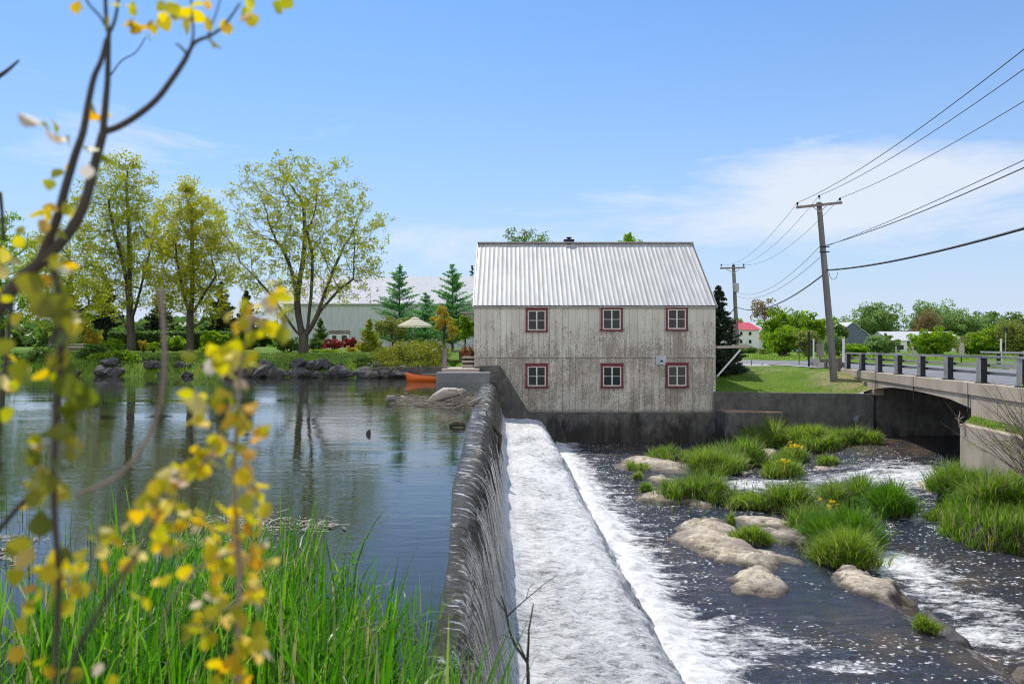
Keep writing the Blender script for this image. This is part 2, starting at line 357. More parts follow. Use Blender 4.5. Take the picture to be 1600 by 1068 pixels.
M['leaf_gold'] = leaf_mat('golden_conifer', [(.34, .36, .02), (.27, .3, .02), (.42, .4, .03), (.2, .25, .02)], .35)
M['leaf_juniper'] = leaf_mat('juniper_spray', [(.2, .24, .02), (.26, .28, .025), (.12, .16, .02), (.3, .3, .03)], .35)
M['leaf_red'] = leaf_mat('red_barberry', [(.24, .03, .04), (.32, .05, .05), (.18, .02, .035), (.36, .09, .06)], .4)
M['leaf_lime'] = leaf_mat('lime_ground_cover', [(.3, .42, .03), (.36, .46, .04), (.24, .36, .03)], .4)
M['leaf_amber'] = leaf_mat('amber_shrub', [(.42, .36, .04), (.5, .38, .05), (.35, .3, .05)], .4)
M['leaf_copper'] = leaf_mat('copper_shrub', [(.2, .14, .06), (.26, .19, .08), (.16, .12, .06)], .4)
M['grass'] = leaf_mat('tussock_blade', [(.11, .22, .02), (.15, .29, .025), (.22, .36, .04), (.07, .14, .015), (.09, .19, .02), (.34, .36, .12), (.13, .26, .02), (.3, .25, .13)], .45)
M['grass_dk'] = leaf_mat('deep_green_blade', [(.08, .19, .02), (.13, .28, .025), (.2, .36, .05), (.06, .13, .02)], .4)
M['grass_yl'] = leaf_mat('yellowing_blade', [(.18, .29, .03), (.26, .36, .05), (.12, .21, .02), (.36, .36, .13), (.15, .26, .03)], .45)
M['reed'] = leaf_mat('broad_reed_blade', [(.06, .19, .015), (.10, .26, .02), (.045, .14, .012), (.16, .34, .04), (.07, .21, .02), (.05, .15, .015), (.13, .29, .03), (.28, .27, .11)], .5, .35, .5)
M['fgleaf'] = leaf_mat('yellow_birch_leaf', [(.62, .48, .02), (.36, .36, .03), (.72, .42, .03), (.30, .31, .03), (.66, .55, .03), (.42, .40, .03), (.32, .32, .03), (.72, .36, .04), (.6, .5, .2), (.55, .46, .03), (.24, .25, .03), (.7, .5, .02)], .5)
M['fgleaf_dk'] = leaf_mat('olive_birch_leaf', [(.14, .17, .02), (.2, .2, .02), (.3, .27, .03), (.11, .14, .02)], .4)
M['flower'] = leaf_mat('yellow_flower', [(.85, .65, .02), (.8, .55, .02)], .3)

# ------------------------------------------------------------------ water
CW = lambda Y: np.interp(Y, [4, 6, 9, 24], [.3, .36, .68, 1.15])    # width of the sloping crest there
DX = lambda Y: -.22-.0145*Y           # x of the crest lip of the dam at distance Y
m, n, l, b = newmat('pond_water')
t = n.new('ShaderNodeTexCoord').outputs['Object']
b.inputs['Base Color'].default_value = (.026, .028, .02, 1); b.inputs['Roughness'].default_value = .04; b.inputs['IOR'].default_value = 1.33
h1 = tnoise(n, l, t, 1.0, 3, .5, .3, (1.2, 5.0, 1)); h2 = tnoise(n, l, t, .25, 3, .5, 0, (1, 2, 1)); h3 = tnoise(n, l, t, 6, 2, .5, 0, (1, 2.2, 1))
calm = ramp(n, l, tnoise(n, l, t, .09, 3, .5, .4, (1, 2.2, 1)), [(.42, .12), (.6, 1)])
hh = nmath(n, l, 'ADD', nmath(n, l, 'MULTIPLY', nmath(n, l, 'MULTIPLY', h1, calm), .0065), nmath(n, l, 'ADD', nmath(n, l, 'MULTIPLY', h2, .012), nmath(n, l, 'MULTIPLY', nmath(n, l, 'MULTIPLY', h3, calm), .0028)))
l.new(bump(n, l, hh, 1.0, 1.0), b.inputs['Normal']); M['pond'] = m

m, n, l, b = newmat('falling_water')
uv = n.new('ShaderNodeTexCoord').outputs['UV']          # u = metres along the flow, v = metres along the dam
sp = n.new('ShaderNodeSeparateXYZ'); l.new(uv, sp.inputs[0]); su, sv, _ = sp.outputs
F = ramp(n, l, nmath(n, l, 'DIVIDE', su, 7.0), [(0, -.2), (.165, -.18), (.20, -.02), (.27, .06), (.36, .17), (.42, .42), (.45, .55), (.62, .42), (.72, .33), (.76, .3), (.86, .5), (1, .6)])
# ramps clamp to 0..1 colours, so shift below
streak = tnoise(n, l, uv, 1.0, 6, .65, .15, (1.1, 22, 1)); broad = tnoise(n, l, uv, 1.0, 3, .5, .5, (2.2, 8, 1))
choppy = tnoise(n, l, uv, 1.0, 8, .72, .6, (5, 9, 1)); fine = tnoise(n, l, uv, 1.0, 6, .8, 0, (26, 40, 1))
onap = ramp(n, l, nmath(n, l, 'DIVIDE', su, 7.0), [(.38, 0), (.45, 1)])
tex = mixc(n, l, onap, streak, nmath(n, l, 'ADD', nmath(n, l, 'MULTIPLY', choppy, .6), nmath(n, l, 'MULTIPLY', fine, .4)))
Fs = ramp(n, l, nmath(n, l, 'DIVIDE', su, 7.0), [(0, .0), (.17, .0), (.21, .16), (.28, .30), (.36, .42), (.41, .62), (.46, .80), (.6, .66), (.70, .58), (.75, .5), (.80, .56), (.88, .85), (1, .95)])
mask = nmath(n, l, 'MULTIPLY', nmath(n, l, 'SUBTRACT', nmath(n, l, 'ADD', tex, Fs), .86), 5.5, clamp=True)
crest_glint = nmath(n, l, 'MULTIPLY', ramp(n, l, tnoise(n, l, uv, 1.0, 3, .6, .9, (2.2, 9, 1)), [(.575, 0), (.64, .85)]), ramp(n, l, nmath(n, l, 'DIVIDE', su, 7.0), [(.106, 0), (.118, 1), (.15, 1), (.185, 0)])); mask = nmath(n, l, 'MAXIMUM', mask, crest_glint)  # sun glints on the crest, painted as white foam streaks
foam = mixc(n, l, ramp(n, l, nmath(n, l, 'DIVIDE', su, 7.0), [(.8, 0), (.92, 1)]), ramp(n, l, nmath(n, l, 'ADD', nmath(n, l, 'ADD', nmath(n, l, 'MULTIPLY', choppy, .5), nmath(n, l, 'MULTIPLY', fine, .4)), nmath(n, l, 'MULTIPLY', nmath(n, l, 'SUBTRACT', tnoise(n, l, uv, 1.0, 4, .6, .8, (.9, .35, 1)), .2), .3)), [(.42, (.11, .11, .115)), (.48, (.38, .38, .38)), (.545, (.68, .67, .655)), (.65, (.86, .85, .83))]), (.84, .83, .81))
b.inputs['Base Color'].default_value = (.055, .046, .03, 1); b.inputs['Roughness'].default_value = .045; b.inputs['IOR'].default_value = 1.33
fb = n.new('ShaderNodeBsdfPrincipled'); l.new(foam, fb.inputs['Base Color']); fb.inputs['Roughness'].default_value = .6; fb.inputs['Subsurface Weight'].default_value = 0
face_c = mixc(n, l, ramp(n, l, nmath(n, l, 'DIVIDE', su, 7.0), [(.19, 0), (.27, 1)]), mixc(n, l, broad, (.02, .018, .013), (.06, .045, .024)), ramp(n, l, streak, [(.42, (.03, .028, .02)), (.62, (.16, .155, .13))])); l.new(face_c, b.inputs['Base Color'])
crm = ramp(n, l, nmath(n, l, 'DIVIDE', su, 7.0), [(.104, 0.0), (.132, .28), (.16, .9), (.20, .8), (.3, .15)])
broad2 = tnoise(n, l, uv, 1.0, 4, .55, 1.1, (2.0, 6.5, 1)); facem = ramp(n, l, nmath(n, l, 'DIVIDE', su, 7.0), [(.16, .25), (.22, 1)])
hsum = nmath(n, l, 'ADD', nmath(n, l, 'MULTIPLY', nmath(n, l, 'MULTIPLY', broad2, crm), .3), nmath(n, l, 'ADD', nmath(n, l, 'MULTIPLY', nmath(n, l, 'MULTIPLY', streak, facem), .05), nmath(n, l, 'MULTIPLY', nmath(n, l, 'MULTIPLY', choppy, onap), .06)))
bb = bump(n, l, hsum, 1.0, 1.0); l.new(ramp(n, l, nmath(n, l, 'DIVIDE', su, 7.0), [(.104, .04), (.125, .07), (.19, .07), (.24, .06)]), b.inputs['Roughness'])
l.new(bb, b.inputs['Normal']); l.new(bump(n, l, nmath(n, l, 'ADD', nmath(n, l, 'MULTIPLY', choppy, .07), nmath(n, l, 'MULTIPLY', fine, .03)), .8, 1.0), fb.inputs['Normal'])
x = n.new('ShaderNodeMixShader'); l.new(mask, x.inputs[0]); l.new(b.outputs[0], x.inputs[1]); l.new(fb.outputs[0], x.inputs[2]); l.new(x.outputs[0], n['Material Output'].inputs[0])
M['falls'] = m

m, n, l, b = newmat('river_water')
t = n.new('ShaderNodeTexCoord').outputs['Object']
at = n.new('ShaderNodeAttribute'); at.attribute_name = 'foam'; fa = at.outputs['Fac']
dirt = n.new('ShaderNodeAttribute'); dirt.attribute_name = 'bed'
b.inputs['Roughness'].default_value = .06; b.inputs['IOR'].default_value = 1.33
cb = mixc(n, l, nmath(n, l, 'MULTIPLY', dirt.outputs['Fac'], ramp(n, l, tnoise(n, l, t, 1.5, 5, .6), [(.4, .2), (.6, 1)])), (.026, .031, .048), (.12, .08, .04)); l.new(cb, b.inputs['Base Color'])
big = tnoise(n, l, t, 1.0, 6, .65, .8, (1.1, 2.6, 1)); mid = tnoise(n, l, t, 1.0, 7, .7, .6, (4.5, 8, 1)); fi = tnoise(n, l, t, 1.0, 4, .7, .3, (20, 30, 1))
vo = n.new('ShaderNodeTexVoronoi'); mp = n.new('ShaderNodeMapping'); mp.inputs['Scale'].default_value = (9, 11, 1); l.new(t, mp.inputs[0])
wv = n.new('ShaderNodeVectorMath'); wv.operation = 'ADD'; l.new(mp.outputs[0], wv.inputs[0])
ws = n.new('ShaderNodeCombineXYZ'); l.new(nmath(n, l, 'MULTIPLY', fi, 1.2), ws.inputs[0]); l.new(nmath(n, l, 'MULTIPLY', mid, 1.5), ws.inputs[1]); l.new(ws.outputs[0], wv.inputs[1])
l.new(wv.outputs[0], vo.inputs['Vector']); vo.inputs['Scale'].default_value = 1
spk = ramp(n, l, nmath(n, l, 'SUBTRACT', vo.outputs['Distance'], nmath(n, l, 'MULTIPLY', nmath(n, l, 'SUBTRACT', big, .47), 1.1)), [(.09, 1), (.22, 0)])
tex = nmath(n, l, 'ADD', nmath(n, l, 'MULTIPLY', big, .45), nmath(n, l, 'ADD', nmath(n, l, 'MULTIPLY', mid, .35), nmath(n, l, 'MULTIPLY', fi, .2)))
mk = nmath(n, l, 'MULTIPLY', nmath(n, l, 'SUBTRACT', nmath(n, l, 'ADD', tex, nmath(n, l, 'MULTIPLY', fa, .36)), .70), 7, clamp=True)
mk = nmath(n, l, 'MAXIMUM', mk, nmath(n, l, 'MULTIPLY', spk, ramp(n, l, nmath(n, l, 'ADD', nmath(n, l, 'MULTIPLY', fa, .6), nmath(n, l, 'MULTIPLY', mid, .6)), [(.36, 0), (.5, .9)])))
fb = n.new('ShaderNodeBsdfPrincipled'); l.new(ramp(n, l, mid, [(.3, (.52, .51, .5)), (.6, (.8, .79, .77))]), fb.inputs['Base Color']); fb.inputs['Roughness'].default_value = .6
hh = nmath(n, l, 'ADD', nmath(n, l, 'MULTIPLY', big, .19), nmath(n, l, 'ADD', nmath(n, l, 'MULTIPLY', mid, .035), nmath(n, l, 'MULTIPLY', fi, .008)))
bn = n.new('ShaderNodeBump'); bn.inputs['Distance'].default_value = 1.0; l.new(hh, bn.inputs['Height']); l.new(nmath(n, l, 'ADD', .55, nmath(n, l, 'MULTIPLY', fa, .6), True), bn.inputs['Strength'])
l.new(bn.outputs[0], b.inputs['Normal']); l.new(bump(n, l, nmath(n, l, 'ADD', nmath(n, l, 'MULTIPLY', mid, .05), nmath(n, l, 'MULTIPLY', fi, .015)), .8, 1.0), fb.inputs['Normal'])
x = n.new('ShaderNodeMixShader'); l.new(mk, x.inputs[0]); l.new(b.outputs[0], x.inputs[1]); l.new(fb.outputs[0], x.inputs[2]); l.new(x.outputs[0], n['Material Output'].inputs[0])
M['river'] = m

def fattr(o, name, arr):
    a = o.data.attributes.new(name, 'FLOAT', 'POINT'); a.data.foreach_set('value', np.asarray(arr, dtype=np.float32).ravel())

# smooth value noise for numpy grids
_perm = RS.rand(256, 256)
def vnoise(x, y):
    xi = np.floor(x).astype(int); yi = np.floor(y).astype(int); fx = x-xi; fy = y-yi
    fx = fx*fx*(3-2*fx); fy = fy*fy*(3-2*fy)
    g = lambda a, b: _perm[a % 256, b % 256]
    return (g(xi, yi)*(1-fx)+g(xi+1, yi)*fx)*(1-fy)+(g(xi, yi+1)*(1-fx)+g(xi+1, yi+1)*fx)*fy
def fbm(x, y, o=4):
    r = 0; a = .5
    for i in range(o): r = r+a*(vnoise(x+17*i, y+31*i)-.5); x = x*2; y = y*2; a *= .5
    return r

def shoreY(X): return 38.6+.13*np.maximum(0, -X-6)

# pond
ys = np.concatenate([np.linspace(-30, 3, 8), np.linspace(3.2, 36.3, 40), ]); 
V = []
for Y in ys:
    xr = DX(max(Y, 0))-.46*float(CW(Y))
    for X in [-600, -120, -60, -30, -15, -8, -4, xr]: V.append((X, Y, 0))
o = npmesh('pond', V, gridfaces(len(ys), 8), M['pond']); tagit(o, kind='structure')
V = [(-600, 36.3, 0), (DX(36.3)-.598, 36.3, 0), (-1.8, 50, 0), (-600, 130, 0)]
# back part of the pond, under the shore, same sheet level
MBp = MB(); MBp.add([(-600, 36.3, 0), (-1.9, 36.3, 0), (-1.9, 46, 0), (-60, 60, 0), (-600, 140, 0)], [(0, 1, 2, 3, 4)])
o2 = MBp.build('pond', M['pond'])
bpy.context.view_layer.update()
# join the two halves by hand into one mesh
me = o.data; v1 = [tuple(v.co) for v in me.vertices]; f1 = [tuple(p.vertices) for p in me.polygons]; k = len(v1)
v1 += [tuple(v.co) for v in o2.data.vertices]; f1 += [tuple(i+k for i in p.vertices) for p in o2.data.polygons]
bpy.data.objects.remove(o2); nm = bpy.data.meshes.new('pond'); nm.from_pydata(v1, [], f1); nm.materials.append(M['pond']); o.data = nm
import bmesh
bm = bmesh.new(); bm.from_mesh(nm); bmesh.ops.recalc_face_normals(bm, faces=bm.faces)
for f_ in bm.faces:
    if f_.normal.z < 0: f_.normal_flip()
bm.to_mesh(nm); bm.free()

# dam water
PS = [(-.48, .002), (-.40, -.002), (-.30, -.008), (-.2, -.022), (-.11, -.052), (-.04, -.10), (.02, -.18), (.07, -.32), (.13, -.60), (.21, -1.05), (.31, -1.5), (.40, -1.70), (.54, -1.755), (.75, -1.76), (1.1, -1.77), (1.5, -1.79), (1.85, -1.81), (2.0, -1.86), (2.1, -1.95), (2.2, -2.12), (2.32, -2.36), (2.5, -2.68), (2.66, -2.90), (2.85, -2.965), (3.05, -2.99)]
PS = np.array(PS)
arc = np.concatenate([[0], np.cumsum(np.hypot(*(PS[1:]-PS[:-1]).T))])
NA = 190; aa = np.linspace(0, arc[-1], NA); ps = np.interp(aa, arc, PS[:, 0]); pz = np.interp(aa, arc, PS[:, 1])
tx = np.gradient(ps, aa); tz = np.gradient(pz, aa); nxp, nzp = -tz, tx
yy = 2.95*np.power(36.9/2.95, np.linspace(0, 1, 900))
A, YY = np.meshgrid(aa, yy)
SX = np.interp(A, aa, ps); SX = np.where(SX < 0, SX*CW(YY), SX)+sm(A, 2.9, 4.3)*(fbm(YY*1.1, YY*0+9, 4)*.34+fbm(YY*5, A*3, 2)*.12); SZ = np.interp(A, aa, pz); NX = np.interp(A, aa, nxp); NZ = np.interp(A, aa, nzp)
A0 = .74; crest = sm(A, .1, .45)*(1-sm(A, 1.3, 2.2)); apron = sm(A, 2.2, 2.6)
disp = crest*(fbm(YY*3.2+A*.15, A*.5, 4)*.10)*np.clip(CW(YY), .5, 1)+apron*(fbm(YY*2.6, A*2.2, 3)*.10+fbm(YY*9, A*7, 3)*.10)
lipw = fbm(YY*.55, YY*0+3, 2)*.16*sm(A, .0, .3)*(1-sm(A, 1.9, 2.7))+ .0
X3 = DX(YY)+SX+lipw+NX*disp; Z3 = SZ+NZ*disp
X3 = X3+(-.0)*YY
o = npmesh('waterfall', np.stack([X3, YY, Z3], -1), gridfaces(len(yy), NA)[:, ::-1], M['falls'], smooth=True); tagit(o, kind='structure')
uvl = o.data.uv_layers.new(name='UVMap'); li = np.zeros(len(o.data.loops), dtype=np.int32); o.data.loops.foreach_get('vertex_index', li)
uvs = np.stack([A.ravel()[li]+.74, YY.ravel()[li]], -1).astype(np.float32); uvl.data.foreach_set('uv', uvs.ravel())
# concrete body of the dam below the water
mb = MB(); YA, YB = 2.95, 37.0
for a, bb_ in ((YA, YB),):
    poly = [(-.9, -4.2), (-.9, -.35), (-.25, -.35), (-.1, -.6), (.2, -1.95), (1.8, -2.0), (2.3, -2.9), (2.3, -4.2)]
    n0 = len(poly); vs = [(DX(a)+p, a, q) for p, q in poly]+[(DX(bb_)+p, bb_, q) for p, q in poly]
    mb.add(vs, [tuple(range(n0)), tuple(range(n0, 2*n0))]+[(i, (i+1) % n0, (i+1) % n0+n0, i+n0) for i in range(n0)])
o = mb.build('dam', M['conc_dark']); tagit(o, 'long stepped concrete dam under the sheet of falling water', 'dam')

# river
RZ = -2.97
ledge = [G(x, y, RZ) for x, y in ((1180, 830), (1235, 858), (1300, 905), (1400, 950), (1500, 1005), (1590, 1075), (1640, 1130))]
lx = np.array([p.x for p in ledge]); ly = np.array([p.y for p in ledge])
def river_level(X, Y):
    z = RZ+.62*sm(X, 9.5, 14.5)*sm(Y, 22, 32)
    side = X-np.interp(Y, ly[::-1], lx[::-1])      # right of the ledge = lower
    drop = sm(side, -.15, .75)*(1-sm(Y, 15, 22))*.32
    return z-drop
xs = np.concatenate([np.linspace(2.0, 16, 300), np.linspace(16.2, 34, 50)]); ysr = np.concatenate([np.linspace(5.5, 26, 360), np.linspace(26.1, 38.2, 130)])
X, Y = np.meshgrid(xs, ysr)
side = X-np.interp(Y, ly[::-1], lx[::-1])
def gb(px_, py_, w, hgt, z=RZ):
    p = G(px_, py_, z); return np.exp(-((X-p.x)/w)**2-((Y-p.y)/hgt)**2)
dbase = X-(DX(Y)+2.75)
foam = np.exp(-np.maximum(dbase, 0)/.9)*1.05+.20*np.exp(-np.maximum(dbase, 0)/2.6)
foam += .22*sm(side, .2, 1.2)*(1-sm(Y, 22, 30))*(Y < 60)
foam += .30*sm(side, 1.6, 2.6)*(1-sm(Y, 11, 15))
foam += .5*gb(1165, 757, 1.4, 1.6)+.28*gb(1290, 760, 2.5, 2.5)+.75*gb(1405, 882, .75, 1.1, -3.2)+.45*gb(1380, 735, 3, 3, -2.7)+.5*gb(1470, 745, 1.5, 1.5, -2.7)
foam += .5*gb(1410, 805, .8, .5)+.35*gb(1500, 935, 1.2, 1.3, -3.2)+.5*gb(1525, 990, 1., .7, -3.2)+.38*gb(1560, 840, 1.4, 2.4, -3.2)+.3*gb(1240, 1000, 1.6, .8)+.22*gb(1440, 1050, 1.5, .6)+.1
foam -= .3*gb(1150, 930, 1.2, .9)+.25*gb(1330, 960, 1.1, .8)+.4*gb(1200, 700, 9, 2)*0
foam = np.clip(foam+.12*fbm(X*.8, Y*.8, 3), 0, 1.2)
Z = river_level(X, Y)+fbm(X*1.6, Y*2.6, 3)*.09*(.5+foam)+fbm(X*5, Y*7, 3)*.09*np.clip(foam, .15, .8)+.10*np.abs(fbm(X*1.3+Y*.4, Y*2.2, 4))*sm(side, 0, .8)+.22*np.exp(-((dbase-.1)/.35)**2)*(.5+1.2*fbm(X*2.2, Y*2.5, 3))
o = npmesh('river', np.stack([X, Y, Z], -1), gridfaces(len(ysr), len(xs))[:, ::-1], M['river'], smooth=True); tagit(o, kind='structure')
fattr(o, 'foam', foam)
bed = .08+gb(985, 700, 3, 2)*.6+gb(1080, 770, 1.5, 1)*.8+gb(1400, 700, 4, 3, -2.5)*.8+gb(1330, 690, 2, 2, -2.6)*.7+gb(1000, 855, .8, 1)*.8+gb(1300, 820, .8, 1)*.6+gb(1470, 880, 1.5, 2)*.6+gb(1460, 1000, 2, 1.5)*.6
fattr(o, 'bed', np.clip(bed, 0, 1))
# river bed sheet below, and far basin edge
mb = MB(); mb.box(-1, 60, -20, 38.4, -5.2, -4.6); o = mb.build('river_bed', M['mud']); tagit(o, kind='structure')

# ------------------------------------------------------------------ terrain
WL0, WL1 = (9.64, 37.6), (15.8, 34.75)
def Y0f(X):
    yr = np.interp(X, [9.64, 15.8], [37.6, 34.75])+.12
    return np.where(X < -3, shoreY(X)-1.6, np.where(X < 9.4, 38.6, yr))
def H(X, Y):
    X = np.asarray(X, float); Y = np.asarray(Y, float)
    d = Y-shoreY(X)
    left = np.interp(d, [-1.6, 0, .5, 1.3, 4, 9, 40], [-1.3, -.08, .3, .72, .92, 1.16, 1.28])
    dr = Y-np.interp(X, [9.64, 15.8], [37.6, 34.75])
    right = np.interp(dr, [0, 1, 9, 12], [-.62, -.6, .30, .325])
    right = right+.45*sm(X, 14.9, 16.3)*(1-sm(dr, 3, 10))
    w = sm(X, -4, 9)
    w = np.where(Y > 50, sm(X, -4, 9), w)
    return left*(1-w)+right*w
gx = np.unique(np.concatenate([np.linspace(-700, -60, 14), np.linspace(-60, -8, 60), np.linspace(-8, 30, 110), np.linspace(30, 90, 30), np.linspace(90, 900, 14)]))
gy = np.concatenate([np.linspace(0, 16, 60), np.linspace(16.5, 60, 40), np.geomspace(62, 2500, 30)])
Xg, D = np.meshgrid(gx, gy); Yg = Y0f(Xg)+D
Zg = H(Xg, Yg)+fbm(Xg*.7, Yg*.7, 3)*.06*sm(D, .2, 2)*(1-.8*sm(Xg, 2, 9)*sm(D, 5, 9))
o = npmesh('ground', np.stack([Xg, Yg, Zg], -1), gridfaces(len(gy), len(gx))[:, ::-1], M['lawn'], smooth=True); tagit(o, kind='structure')
straw = .45*np.exp(-((Xg-16.3)/1.6)**2-((Yg-38.0)/3.5)**2)+.3*np.exp(-((Xg-13)/3)**2-((Yg-44)/1.2)**2)+.2*np.exp(-((Yg-Y0f(Xg))/.5)**2)*(Xg > 9)
fattr(o, 'straw', straw)
def gz(x, y): return float(H(x, y))

# near bank under the camera
xs = np.linspace(-14, 3.2, 60); ys = np.linspace(-6, 5.2, 50); X, Y = np.meshgrid(xs, ys)
Z = -.5+.62*sm(-Y, -3.9, -1.8)+.12*fbm(X*1.3, Y*1.3, 3)+.22*sm(-Y, -5.2, -4.2)
Z = np.where(X > DX(Y)-.1, np.minimum(Z, .0), Z)
o = npmesh('bank', np.stack([X, np.where(X > -.25, np.minimum(Y, 2.5), Y), Z], -1), gridfaces(50, 60)[:, ::-1], M['mud'], smooth=True); tagit(o, kind='structure')
mb = MB(); mb.box(-.6, 14, 1.6, 2.94, -4.6, -.15); o = mb.build('abutment_wall', M['conc_dark']); tagit(o, 'concrete abutment wall at the near end of the dam', 'wall')

# ------------------------------------------------------------------ the mill
FY = 37.7; ML, MR = -1.79, 9.64; EZ, RZ2 = 3.50, 7.05; BY = 47.7; RY = (FY+BY)/2; MB0, MSEAM = -1.61, 1.05
mill = thing('mill', 'weathered two-storey mill with pale ribbed metal roof and maroon windows beside the dam', 'mill', (3.9, FY, -1.6))
mb = MB(); mb.box(ML+.03, MR-.03, FY+.02, BY-.02, MB0, EZ+.02)
mb.prism([(FY+.02, EZ+.02), (BY-.02, EZ+.02), (RY, RZ2-.08)], 0, ML+.03, MR-.03)
mb.build('wall', M['groove'], mill)
# boards: upper row stands proud of the lower one
mb = MB(); r = random.Random(3)
def boards(x0, x1, z0, z1, yy_, th, wd):
    x = x0
    while x < x1-.02:
        w = min(wd*r.uniform(.8, 1.25), x1-x); dz = r.uniform(-.012, .012)
        mb.box(x+.004, x+w-.005, yy_-th+r.uniform(-.004, .004), yy_, z0+dz, z1)
        x += w
boards(ML, MR, MB0, MSEAM-.03, FY+.015, .03, .30)
boards(ML, MR, MSEAM, EZ-.03, FY+.015, .06, .30)
mb.box(ML-.01, MR+.01, FY-.065, FY-.047, MSEAM-.035, MSEAM+.01)
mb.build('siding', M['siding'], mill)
mb = MB()
for X0, X1 in ((MR-.03, MR), (ML, ML+.03)):
    mb = MB(); y = FY+.02
    while y < BY-.02:
        w = min(.3, BY-.02-y); ht = EZ+(min(y, BY-y+FY)-FY)*(RZ2-EZ)/(RY-FY)-.02; mb.box(X0, X1, y+.006, y+w-.006, MB0, ht); y += w
    mb.build('gable_siding', M['siding'], mill)
# ribbed roof: one profile along x, both slopes
prof = []; x = ML-.06
while x < MR+.02:
    prof += [(x, 0), (x+.150, 0), (x+.166, .010), (x+.208, .010)]; x += .225
prof = np.array([q for q in prof if q[0] <= MR+.05])
sl = math.atan2(RZ2-EZ, RY-FY); nY, nZ = -math.sin(sl), math.cos(sl)
def slope(sign, m_=M['roof']):
    yE = FY-.16 if sign > 0 else BY+.16; nn = len(prof); rows = []
    rr = np.linspace(0, 1, 7)
    for t_ in rr:
        Yc = yE+(RY-yE)*t_; Zc = EZ-.09+(RZ2-(EZ-.09))*t_
        wob = np.array([.006*math.sin(p*3.1+t_*5) for p in prof[:, 0]])
        rows.append(np.stack([prof[:, 0], Yc+sign*nY*(prof[:, 1]+wob), Zc+nZ*(prof[:, 1]+wob)], -1))
    return np.stack(rows).reshape(-1, 3), gridfaces(7, nn)
V1, F1 = slope(1); V2, F2 = slope(-1)
rf = npmesh('roof', np.concatenate([V1, V2]), np.concatenate([F1, F2[:, ::-1]+len(V1)]), M['roof'], mill)
mb = MB(); mb.box(ML-.06, MR+.06, FY-.15, FY-.12, EZ-.13, EZ-.08); mb.bar((ML-.06, RY, RZ2+.03), (MR+.06, RY, RZ2+.03), .34, .05)
mb.bar((MR+.04, FY-.14, EZ-.11), (MR+.04, RY, RZ2-.02), .04, .1); mb.bar((ML-.05, FY-.14, EZ-.11), (ML-.05, RY, RZ2-.02), .04, .1)
mb.build('ridge_cap', M['galv'], rf)
mb = MB(); mb.box(ML-.03, MR+.03, FY-.125, FY-.045, EZ-.12, EZ-.02); mb.build('eave_board', M['groove'], mill)
vx = P(889, 374, RY).x
mb = MB(); mb.box(vx-.28, vx+.28, RY-.15, RY+.15, RZ2+.1, RZ2+.2); mb.box(vx-.12, vx+.12, RY-.1, RY+.1, RZ2-.1, RZ2+.1); mb.lathe((vx, RY, RZ2+.2), [(.08, 0), (.08, .06), (.15, .06), (.15, .11), (.02, .15)], 10)
mb.build('roof_vent', M['steel_dark'], rf)
# windows
for i, (cx_, top, bot, hw) in enumerate(((838.5, 481, 518.5, 17.2), (955.5, 479.3, 517, 17.2), (1057, 479, 516.5, 17.2), (838.5, 568, 605.5, 17.4), (956, 568, 605.5, 17.4), (1057.5, 567, 605, 17.6))):
    x = P(cx_, 0, FY).x; z1 = P(0, top, FY).z; z0 = P(0, bot, FY).z; w = hw/33; y0 = FY-.105; y1 = FY-.02; tw = .095
    mb = MB()
    mb.box(x-w+tw+.002, x+w-tw-.002, y0-.012, y1, z1-.12, z1); mb.box(x-w-.025, x+w+.025, y0-.02, y1-.03, z1-.001, z1+.03)
    mb.box(x-w, x-w+tw, y0, y1, z0+.075, z1-.002); mb.box(x+w-tw, x+w, y0, y1, z0+.075, z1-.002); mb.box(x-w-.02, x+w+.02, y0-.05, y1, z0, z0+.073)
    wi = mb.build('window', M['maroon'], mill)
    a0, a1, b0, b1 = x-w+tw, x+w-tw, z0+.075, z1-.12; mb = MB(); q = .055; ys0, ys1 = FY-.092, FY-.045
    mb.box(a0, a0+q, ys0, ys1, b0, b1); mb.box(a1-q, a1, ys0, ys1, b0, b1); mb.box(a0+q, a1-q, ys0, ys1, b1-q, b1); mb.box(a0+q, a1-q, ys0, ys1, b0, b0+q)
    mb.box(x-.032, x+.032, ys0-.006, ys1, b0+q, b1-q); zm = (b0+b1)/2
    mb.box(a0+q, x-.032, ys0+.01, ys1, zm-.014, zm+.014); mb.box(x+.032, a1-q, ys0+.01, ys1, zm-.014, zm+.014)
    mb.build('sash', M['sash'], wi)
    mb = MB(); mb.box(a0+q*.5, a1-q*.5, FY-.064, FY-.058, b0+q*.5, b1-q*.5); mb.build('pane', M['glass'], wi)
    mb = MB(); mb.box(a0-.02, a1+.02, FY-.047, FY-.046+.01, b0-.02, b1+.02); mb.build('curtain', M['groove'], wi)
p = P(1033, 563, FY)
mb = MB(); mb.box(p.x-.25, p.x+.24, FY-.08, FY-.048, p.z-.2, p.z+.22); o = mb.build('wall_patch', M['barn_white'], mill)
mb = MB(); mb.tube([(p.x-.02, FY-.08, p.z), (p.x-.03, FY-.16, p.z-.01), (p.x+.05, FY-.2, p.z-.03)], .035, 6); mb.build('pipe_stub', M['steel_dark'], o)
